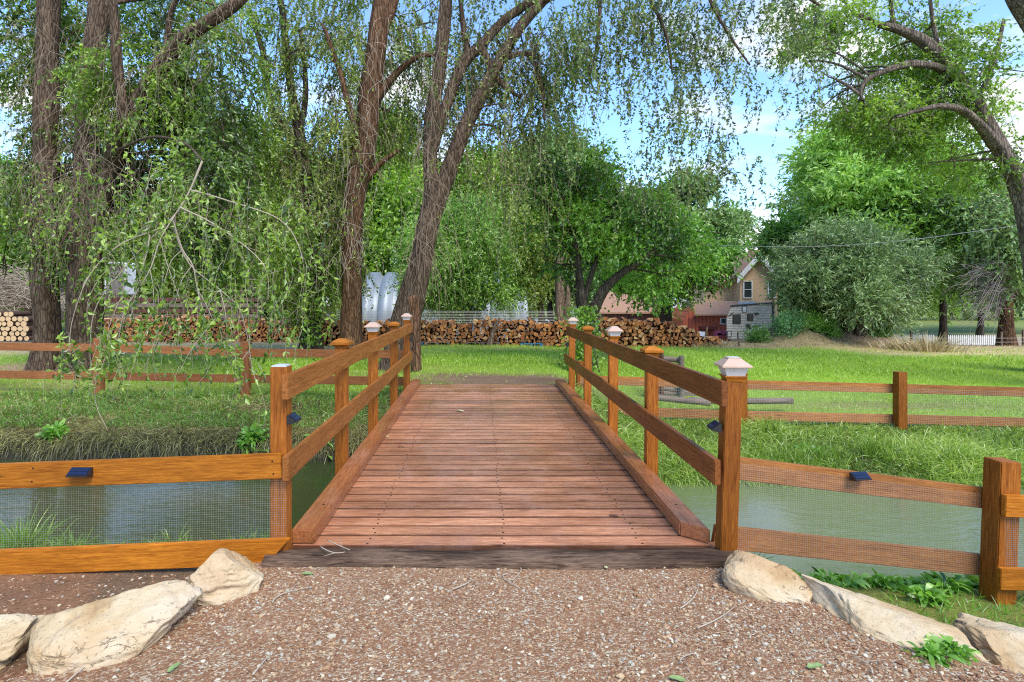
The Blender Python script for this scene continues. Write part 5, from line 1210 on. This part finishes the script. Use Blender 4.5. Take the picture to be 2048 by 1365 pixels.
# --- tall reddish trunk (fourth)
t4 = tree('elm_tree', 'tall straight reddish-brown trunk with peeling bark left of the steel hut', 'tree', P(702,708,15.5)); d=15.5
_, p4 = limb_obj('trunk', [[(706,722,66,d),(704,700,48,d),(702,640,42,d),(703,560,40,d),(706,480,40,d),(712,400,42,d),(722,330,44,d),(732,260,44,d),(742,180,42,d),(754,100,40,d),(762,30,36,d),(770,-60,28,d)],
    [(757,90,26,d),(775,40,22,d),(792,-10,19,d),(820,-90,13,d)],[(728,300,16,d),(700,220,12,d),(680,140,10,d),(650,60,8,d)],[(736,230,16,d),(790,150,13,d),(835,115,10,d),(880,110,7,d)],[(712,390,12,d),(760,330,10,d),(800,300,7,d)]], M['barkred'], t4, 141)
bl4 = [(c_+[0,1.6,0],r_,n_) for c_,r_,n_ in [blob(690,90,15,90,110,1.5,430),blob(800,60,15,80,100,1.5,260),blob(660,240,14.6,70,110,1.3,380),blob(690,-60,15.5,170,90,1.8,350),blob(640,400,14.5,50,80,1.0,220),blob(790,220,15.5,60,70,1.2,170)]]
limbs_mesh('limb', auto_limbs(p4, bl4, 14, .04, 2), M['bark'], t4)
crown_obj(t4,'leafdim',bl4,142,'twig',mult=1.8,L=.095,per=14,tw=.5,hang=.6,thr=-.15)
hanging(t4,[(765,30,15.1),(735,230,15.1),(708,420,15.1),(704,540,15.1)],110,1.2,143,'twigpale',.006,(.28,.2,.1))

# --- leaning forked tree (fifth)
t5 = tree('elm_tree', 'leaning dark trunk that forks into two limbs, rising from beside the left handrail end', 'tree', P(795,735,13.2)); d=13.2
_, p5 = limb_obj('trunk', [[(790,750,78,d),(797,715,62,d),(812,650,56,d),(832,570,50,d),(848,510,44,d),(858,450,40,d),(863,390,32,d),(858,320,28,d),(862,250,27,d),(872,170,25,d),(884,90,25,d),(890,20,24,d),(895,-80,20,d)],
    [(852,500,36,d),(868,430,34,d),(890,360,32,d),(915,290,30,d),(940,235,28,d),(975,170,26,d),(1005,115,24,d),(1045,50,20,d),(1090,0,17,d),(1150,-60,12,d)],
    [(863,300,24,d),(885,230,22,d),(925,130,21,d),(965,90,20,d),(1010,40,17,d),(1065,0,15,d),(1130,-60,10,d)],
    [(965,95,15,d),(990,150,13,d),(1020,180,8,d),(1045,195,4,d)],[(1000,120,12,d),(1060,110,10,d),(1085,180,8,d),(1090,240,5,d)],[(935,110,12,d),(925,40,10,d),(915,-40,8,d)]], M['bark'], t5, 151)
bl5 = [(c_+[0,1.3,0],r_,n_) for c_,r_,n_ in [blob(930,70,13,80,80,1.3,120),blob(1040,90,13,90,80,1.4,130),blob(1130,60,12.5,90,80,1.5,180),blob(870,180,12.6,70,80,1.1,90),blob(990,-50,13,190,80,1.8,260),blob(1010,260,13,90,70,1.2,110),blob(1100,190,13,70,80,1.2,80)]]
limbs_mesh('limb', auto_limbs(p5, bl5, 15, .03, 2), M['bark'], t5)
crown_obj(t5,'leafcurtain',bl5,152,'twig',mult=1.8,L=.095,per=13,tw=.5,hang=.6,thr=-.1)
hanging(t5,[(880,60,12.8),(862,250,12.8),(862,430,12.8),(845,520,12.8)],110,1.2,153,'twig',.006,(.25,.2,.1))
PL = hanging(t5,[(920,150,14.2),(1000,110,14.2),(1080,140,13.6)],230,2.2,154,'twig',.005,(.75,.5,.4),k=11); V,v4 = strand_leaves(PL,155,.085,.11); leaf_obj('crown_fringe', M['leafdim'], t5, V, v4)
PL = hanging(t5,[(960,260,14),(1010,290,14),(1060,300,13.6)],120,2.2,156,'twig',.005,(.5,.5,.5),k=11); V,v4 = strand_leaves(PL,157,.085,.09); leaf_obj('crown_fringe', M['leafdim'], t5, V, v4)
# right-hand hanging curtain of leaf strings, carried by a long high limb
_, p5b = limb_obj('high_limb', [[(1090,0,18,13),(1180,-60,15,12.4),(1300,-90,13,11.6),(1420,-80,11,11),(1540,-50,8,10.6),(1640,10,5,10.4)],[(1250,-80,10,12),(1290,-20,8,11.6),(1330,60,6,11.4),(1345,140,4,11.3)],[(1400,-80,9,11.2),(1420,0,7,11),(1460,70,5,10.9),(1500,130,3,10.8)],[(1190,-60,9,12.4),(1200,10,8,12.2),(1195,90,5,12),(1180,150,3,12)]], M['bark'], t5, 158, 10)
rg = np.random.default_rng(160); st = []
for (px,py,n,sx,sy) in ((1160,20,110,60,40),(1260,20,150,60,50),(1340,60,120,50,60),(1420,20,120,55,50),(1520,10,110,60,35),(1600,40,60,40,35),(1370,150,110,60,45),(1460,110,60,45,45),(1320,230,90,40,40),(1450,230,60,40,45),(1400,300,80,40,40),(1230,120,70,50,50),(1480,330,55,35,35),(1580,120,40,50,30),(1300,330,60,45,35),(1630,180,35,45,25)):
    st.append(np.array([P(px+rg.normal()*sx,py+rg.normal()*sy,11.6+rg.normal()*.6) for _ in range(int(n*1.7))]))
st = np.vstack(st); st = st[(fnoise(st,2.2,163,3) > -.05)]; st = st[(rg.random(len(st)) < np.where(st[:,0]>5.2,.55,.9))]; PL = strands(st, .75, 161, 8, .35); curve_obj('hanging_twigs', PL, .003, M['twig'], t5, .5); V,v4 = strand_leaves(PL,162,.074,.034,.0); leaf_obj('leaf_curtain', M['leafcurtain'], t5, V, v4)

# broken snag beside the handrail and rotten post in the stack
m = MB(); pts, r = trunk_pts([(833,742,24,11.8),(832,700,20,11.8),(829,650,19,11.8),(827,615,18,11.8),(824,600,22,11.8),(822,592,14,11.8)]); o = None
sn = thing('broken_snag', 'short broken reddish dead trunk standing right behind the far left bridge post', 'dead tree', P(833,740,11.8)); limb_obj('trunk', [(pts,r)], M['barkred'], sn, 171, 14, .22)
sn = thing('leaning_dead_post', 'pale rotten leaning trunk stub in front of the long firewood stack', 'dead trunk', P(982,692,19.6)); limb_obj('trunk', [[(978,693,13,19.6),(985,670,10,19.6),(992,650,9,19.6),(998,636,4,19.6)]], M['barklight'], sn, 172, 10, .2)
sn = thing('dead_tree', 'pale barkless twin trunk with orange heartwood rising behind the firewood stack', 'dead tree', P(1126,660,24)); limb_obj('trunk', [[(1122,665,20,24),(1120,600,18,24),(1118,540,16,24),(1122,470,13,24),(1118,400,9,24)],[(1132,665,18,24),(1134,620,14,24),(1136,590,10,24),(1134,568,5,24)]], M['barklight'], sn, 173, 12, .2)
sn = thing('split_post', 'grey splintered post standing in front of the red shed', 'post', P(1414,690,28)); limb_obj('trunk', [[(1411,690,6,28),(1412,670,5,28),(1414,654,4,28)]], M['barklight'], sn, 174, 8, .2)
sn = thing('marker_stake', 'short pale wooden stake left of the earth mound weeds', 'stake', P(1475,690,20)); limb_obj('trunk', [[(1476,692,4,19),(1474,664,3.5,19)]], M['barklight'], sn, 175, 6, .1)

# --- forked dark tree by the far end of the bridge, with vine
t6 = tree('cherry_tree', 'dense dark green tree with Y-shaped black trunk just beyond the right end of the bridge', 'tree', P(1175,742,14.2)); d=14.2
_, p6 = limb_obj('trunk', [[(1176,752,46,d),(1176,715,34,d),(1174,670,30,d),(1172,640,28,d),(1162,600,20,d),(1158,560,16,d),(1152,500,14,d),(1140,440,11,d),(1125,390,8,d)],[(1176,655,24,d),(1192,610,22,d),(1212,575,19,d),(1245,545,15,d),(1275,527,12,d),(1310,500,8,d)],[(1165,610,12,d),(1185,540,11,d),(1215,460,9,d),(1235,390,6,d)],[(1150,490,9,d),(1110,430,7,d),(1085,400,4,d)]], M['barkdark'], t6, 181, 14)
bl6 = [(c_+[0,.9,0],r_*.92,n_) for c_,r_,n_ in [blob(1120,370,13.8,60,55,1.0,420),blob(1210,340,13.8,70,60,1.1,520),blob(1290,390,13.8,75,65,1.2,620),blob(1180,450,13.6,85,65,1.2,700),blob(1270,460,13.6,80,50,1.2,520),blob(1350,470,14,70,70,1.1,520),blob(1100,470,13.8,50,60,.9,320),blob(1240,540,15.2,60,25,.6,120),blob(1340,560,14,60,40,.9,260),blob(1120,520,14.2,40,30,.7,110),blob(1420,520,14.4,50,50,.9,220)]]
limbs_mesh('limb', auto_limbs(p6, bl6, 16, .03, 2), M['barkdark'], t6)
crown_obj(t6,'leafdark',bl6,182,'twigdark',mult=.85,L=.10,per=11,tw=.42,hang=.3,thr=-.22)
rr = np.random.default_rng(183); n=1500; s = np.array([P(1160+rr.normal()*16+(12 if q<.4 else 0),yy,13.0+rr.normal()*.25) for q,yy in zip(rr.random(n),rr.uniform(615,752,n))])
vn = thing('climbing_vine', 'bright green leafy vine climbing around the far right bridge post and tree foot', 'vine', (s[:,0].mean(),13.0,gz(2.3,13))); V,_ = leaf_quads(s, rr.normal(size=(n,3))+[0,-.5,-.4], .06+.04*rr.random(n), .05+.03*rr.random(n), rr); leaf_obj('leaves', M['leafbright'], vn, V, np.repeat(np.clip(.4+.25*rr.normal(size=n),0,1),4)); curve_obj('stems', strands(s[::18]+[0,0,.2], .8, 184), .006, M['twigdark'], vn)

# --- generic mid and far trees
def auto_tree(name, label, px, base, top, wpx, d, leaf, bark, seed, nblob=14, n=260, L=.12, hang=.3, tw=.7, trunk_w=None, low=.28, group=None, per=8, thr=-.35, cat='tree', spread=.36, twigs=None, shape=1.0, lean=0, limb_r=.07, wr=.42):
    z0 = P(px,base,d); t = tree(name, label, cat, z0, group); rg = np.random.default_rng(seed); trunk_w = trunk_w or wpx*.07
    H = base-top; cx = px+lean; 
    _, p = limb_obj('trunk', [[(px,base+6,trunk_w*1.5,d),(px+rg.normal()*2,base-H*.12,trunk_w,d),(px+lean*.3+rg.normal()*4,base-H*.35,trunk_w*.8,d),(px+lean*.7+rg.normal()*5,base-H*.6,trunk_w*.5,d),(cx,base-H*.86,trunk_w*.2,d)]], M[bark], t, seed+1, 12)
    bl = []; cy = base-H*(low+(1-low)/2); ry = H*(1-low)/2; rx = wpx/2
    for k in range(nblob):
        u = rg.normal(size=3); u /= np.linalg.norm(u); q = .42+.45*rg.random(); yy = cy-u[2]*ry*q*1.05
        wf = 1.0 if shape == 1.0 else (1.0-shape*(1-(yy-top)/(H*(1-low)))*.8)
        s = spread*(.75+.5*rg.random()); bl.append((P(cx+u[0]*rx*q*wf,yy,d+u[1]*q*rx*d/F_PX), np.array([rx*s*d/F_PX,rx*s*d/F_PX,min(ry,rx)*s*.85*d/F_PX]), n))
    bl.append((P(cx,cy,d), np.array([rx*.55*d/F_PX,rx*.5*d/F_PX,ry*.6*d/F_PX]), int(n*1.3)))
    limbs_mesh('limb', auto_limbs(p, bl, seed+2, limb_r, 1, .15), M[bark], t)
    crown_obj(t, leaf, bl, seed+3, twigs, L=L, per=per, tw=tw, hang=hang, thr=thr, freq=1.6*14/d, wr=wr); return t
auto_tree('locust_tree','tall bright green pyramidal tree filling the right background',1755,690,228,590,34,'leaflocust','barkgrey',400,56,430,.28,.1,1.2,26,.20,spread=.18,per=17,thr=-.3,wr=.25,shape=.6,limb_r=.1)
auto_tree('juniper_tree','grey-green feathery spreading tree above the earth mound, right of the trailer',1705,700,470,330,21.5,'leafjuniper','bark',420,60,250,.15,.0,.85,40,.25,spread=.155,per=24,twigs='twig',thr=-.1,limb_r=.08,wr=.14)
jt = bpy.data.objects['juniper_tree']; limb_obj('fork', [[(1708,690,26,21.4),(1728,650,18,21.2),(1760,610,12,21),(1800,580,7,20.8)],[(1700,690,24,21.4),(1690,640,16,21.3),(1668,590,11,21.2),(1640,550,6,21)],[(1712,680,18,21.3),(1722,610,13,21.1),(1728,550,8,21)]], M['bark'], jt, 429, 12)
auto_tree('dark_spruce','dark dull green tree with spreading boughs at the right picture edge',2015,705,330,260,25,'leafblue','barkred',440,24,240,.17,.45,.8,26,.22,twigs='twig')
auto_tree('elm_tree','small round-headed green tree behind the right firewood stack, beside the white outbuilding',1331,680,395,262,25.5,'leafdark','barkdark',460,24,260,.16,.4,.7,24,.30,per=9)
auto_tree('willow_tree','feathery grey-green tree in front of the middle of the steel hut',935,672,395,270,26,'leaflocust','barkdark',480,30,330,.15,.2,.9,16,.06,per=14,spread=.26,wr=.22)
auto_tree('elm_tree','pair-stemmed dark tree left of the pale dead trunk, behind the firewood stack',1082,668,360,170,27,'leafdim','barkdark',500,18,300,.14,.4,.8,13,.25,lean=-8)
auto_tree('lilac_bush','round dark shrub under the grey-green tree near the picket fence',1742,700,640,70,22.5,'leafdark','barkdark',520,8,160,.09,.2,.4,4,.05,cat='shrub')
auto_tree('elm_tree','green background tree with straight trunk right of the big bright tree, above the picket fence',1885,695,400,170,31,'leafdark','barkdark',540,12,300,.15,.3,.8,14,.35)
# dead branches of the right dark tree
dt = thing('dead_branches', 'tangle of bare grey-purple dead branches hanging from the tree at the right edge', 'branches', P(2020,560,23.6)); rr = np.random.default_rng(560); LL = []
for k in range(60):
    s = P(2030+rr.normal()*6,rr.uniform(500,600),23.8); e = P(2030-rr.uniform(30,115),rr.uniform(520,660),23.4+rr.normal()*.5); mdd = (s+e)/2+[0,0,.45]; tt = np.linspace(0,1,9)[:,None]; A = (1-tt)**2*s+2*tt*(1-tt)*mdd+tt*tt*e; LL.append((A,.018*np.linspace(1,.3,9)))
    for _ in range(5):
        q = A[rr.integers(3,9)]; e2 = q+rr.normal(size=3)*[.4,.3,.3]+[-.25,0,-.25]; LL.append(((1-tt)*q+tt*e2+np.sin(tt*3)*[0,0,.05],.008*np.linspace(1,.3,9)))
limbs_mesh('branches', LL, plain('dead_grey_branch',(.30,.24,.22),.9), dt, 4)
# background row
BG = [(-60,640,250,300,44,'leafdark'),(60,640,395,240,52,'leafbright'),(170,650,330,230,48,'leafbright'),(300,650,350,260,50,'leafbright'),(420,655,345,220,46,'leafolive'),(540,655,300,240,55,'leafbright'),(660,655,250,220,58,'leafbright'),(775,655,215,240,54,'leafbright'),(880,655,250,200,60,'leafbright'),(990,655,270,200,62,'leafbright'),(1100,655,190,180,64,'leafblue'),(1195,660,300,190,60,'leafblue'),(1290,660,330,180,66,'leafolive'),(1400,660,350,190,62,'leafblue'),(1960,670,330,170,48,'leafblue'),(2080,670,350,200,52,'leafblue'),(1500,640,520,150,75,'leafblue'),(480,650,470,200,38,'leafdim'),(250,650,450,200,36,'leafdim')]
kind = {'leafdark':'dark green','leafbright':'bright yellow-green','leafolive':'olive','leafblue':'pale blue-green','leafdim':'dull green'}
wh = ['at the left picture edge','behind the leftmost trunk','behind the second big trunk','right of the second big trunk, far back','far behind the hanging bare branches','far behind the slender ivy-covered trunk','far behind the tall reddish trunk, left side','directly above the left end of the steel hut','far behind the leaning forked trunk','above the right half of the steel hut','tall and slim, rising highest left of the forked dark tree','far behind the forked dark tree','far behind the small round-headed tree','above the gap left of the brick house','between the big bright tree and the right edge','at the right picture edge, far back','behind the brick house roof','nearer, behind the board fence and hanging twigs','nearer, behind the left firewood stack']
for i,(px,b,tp,w_,d,lf) in enumerate(BG):
    auto_tree('background_tree', kind[lf]+' distant tree '+wh[i], px, b, tp, w_*1.12, d, lf, 'barkdark', 600+i*10, 22, 330, .0068*d+.03, .35, 1.5, w_*.055, .12, 'trees in the far background', 7, -.35, spread=.30)
tw = link('far_wood', bpy.data.meshes.new('far_wood')); bpy.data.objects.remove(tw)
fw = [blob(px,585+20*math.sin(px*.02),78,90,60,4,420) for px in range(-300,2400,85)]
V,v4,_ = sprays(fw, 700, L=.5, per=6, tw=2, hang=.2, thr=-.7, freq=.3); o = leaf_obj('far_wood', M['leafolive'], None, V, v4, np.array([0,78,0])); tag(o, 'continuous far line of trees closing the horizon', 'wood', kind='stuff')

# --- big right-hand tree arching in
t7 = tree('cottonwood_tree', 'large grey-barked tree arching in from the right edge with hooked limbs and bright leaves', 'tree', P(2085,720,13.5)); d=13.5
_, p7 = limb_obj('trunk', [[(2100,735,53,d),(2085,680,40,d),(2072,560,36,d),(2058,460,34,d),(2038,380,32,d),(2010,310,31,d),(1975,250,29,d),(1935,185,27,d),(1895,130,24,d),(1850,85,22,d),(1800,60,17,d),(1745,45,12,d),(1705,25,8,d)],
    [(1992,290,24,d-.1),(1960,250,17,d-.4),(1925,220,15,d-.6),(1880,213,11,d-.8),(1835,222,8,d-.9),(1795,235,4,d-.9)],
    [(1905,150,17,d),(1870,132,15,d-.2),(1820,128,14,d-.3),(1770,142,11,d-.4),(1735,160,10,d-.4),(1722,180,8,d-.4),(1726,200,4,d-.4)],
    [(1790,62,9,d),(1785,30,8,d),(1778,-20,7,d)],[(1880,110,8,d),(1868,50,8,d),(1860,-10,6,d)],
    [(2030,360,14,d),(2070,300,12,d),(2110,220,9,d)],[(1950,205,9,d),(1990,120,8,d),(2010,40,6,d)]], M['barkgrey'], t7, 191)
bl7 = [(c_+[0,1.1,0],r_,n_) for c_,r_,n_ in [blob(1720,30,13,80,50,1.3,260),blob(1800,110,13,80,60,1.3,230),blob(1700,130,13,60,50,1.0,160),blob(1880,50,13,80,60,1.4,330),blob(1960,90,13,80,80,1.4,420),blob(2040,160,13,70,90,1.4,320),blob(1830,200,12.8,80,45,1.0,170),blob(1920,290,13,60,40,.9,200),blob(1960,160,12.6,50,50,.9,150),blob(2040,300,13,50,70,1.2,200),blob(1790,-50,13,220,60,1.8,420),blob(1860,250,12.8,60,35,.8,90),blob(1900,200,13.2,60,50,.9,180),blob(1740,190,13,60,30,.8,120),blob(1660,70,12.8,50,40,.9,90)]]
limbs_mesh('limb', auto_limbs(p7, bl7, 17, .035, 2), M['barkgrey'], t7)
crown_obj(t7,'leafbright',bl7,192,'twigpale',mult=1.7,L=.082,per=13,tw=.42,hang=.3,thr=-.1)
t8 = tree('cottonwood_tree', 'thick bare trunk corner crossing the very top right picture corner', 'tree', P(2200,720,11)); limb_obj('trunk', [[(2260,760,80,11),(2230,500,60,11),(2160,200,50,11),(2085,60,46,11),(2040,0,40,11),(2010,-50,30,11)]], M['barkgrey'], t8, 195, 16)

# ------------------------------------------------------------------ sky, sun, camera
wd = bpy.data.worlds.new('World'); bpy.context.scene.world = wd; wd.use_nodes = True; nt = wd.node_tree; nt.nodes.clear()
el, az = rad(52), rad(150)     # azimuth clockwise from +Y (north)
def N(t, **k):
    n = nt.nodes.new(t)
    for a, b in k.items(): setattr(n, a, b)
    return n
sky = N('ShaderNodeTexSky', sky_type='NISHITA', sun_disc=False, sun_elevation=el, sun_rotation=az, altitude=1500, air_density=1.0, dust_density=.6, ozone_density=1.2)
tc = N('ShaderNodeTexCoord'); mp = N('ShaderNodeMapping'); mp.inputs['Scale'].default_value = (1,1,2.6); nz = N('ShaderNodeTexNoise'); nz.inputs['Scale'].default_value = 3.1; nz.inputs['Detail'].default_value = 8; nz.inputs['Roughness'].default_value = .6
rp = N('ShaderNodeValToRGB'); rp.color_ramp.elements[0].position = .55; rp.color_ramp.elements[1].position = .67
sx = N('ShaderNodeSeparateXYZ'); hz = N('ShaderNodeMapRange'); hz.inputs[1].default_value = .05; hz.inputs[2].default_value = .55; hz.inputs[3].default_value = .16; hz.inputs[4].default_value = -.06
ad = N('ShaderNodeMath', operation='ADD'); mx = N('ShaderNodeMix', data_type='RGBA'); mx.inputs[7].default_value = (7.6,7.8,8.0,1); bg = N('ShaderNodeBackground'); bg.inputs[1].default_value = .15; ow = N('ShaderNodeOutputWorld')
Lk = nt.links.new; Lk(tc.outputs['Generated'], mp.inputs[0]); Lk(mp.outputs[0], nz.inputs['Vector']); Lk(tc.outputs['Generated'], sx.inputs[0]); Lk(sx.outputs[2], hz.inputs[0])
Lk(nz.outputs[0], ad.inputs[0]); Lk(hz.outputs[0], ad.inputs[1]); Lk(ad.outputs[0], rp.inputs[0]); Lk(rp.outputs[0], mx.inputs[0]); gn = N('ShaderNodeMix', data_type='RGBA', blend_type='MULTIPLY'); gn.inputs[0].default_value = 1; gn.inputs[7].default_value = (2.15,2.55,2.85,1); Lk(sky.outputs[0], gn.inputs[6]); Lk(gn.outputs[2], mx.inputs[6]); Lk(mx.outputs[2], bg.inputs[0]); Lk(bg.outputs[0], ow.inputs[0])
sun = bpy.data.lights.new('sun', 'SUN'); sun.energy = 4.6; sun.angle = rad(32); sun.color = (1,.93,.81); so = bpy.data.objects.new('sun', sun); C.objects.link(so)
dv = Vector((math.sin(az)*math.cos(el), math.cos(az)*math.cos(el), math.sin(el))); so.rotation_euler = dv.to_track_quat('Z','Y').to_euler(); so.location = dv*30
cam = bpy.data.cameras.new('camera'); cam.sensor_width = 36; cam.lens = F_PX/2048*36; cam.shift_x = (1024-CX)/2048; cam.shift_y = -(682.5-CY)/2048; cam.clip_end = 3000; cam.clip_start = .05
co = bpy.data.objects.new('camera', cam); C.objects.link(co); co.location = (0,0,CAMZ); co.rotation_euler = (rad(90),0,0); bpy.context.scene.camera = co
vs = bpy.context.scene.view_settings; vs.view_transform = 'Standard'; vs.look = 'None'; vs.exposure = 0; vs.gamma = 1
cy = bpy.context.scene.cycles; cy.use_denoising = False; cy.filter_width = 1.15; cy.max_bounces = 8; cy.diffuse_bounces = 5; cy.glossy_bounces = 2; cy.transmission_bounces = 3; cy.transparent_max_bounces = 4
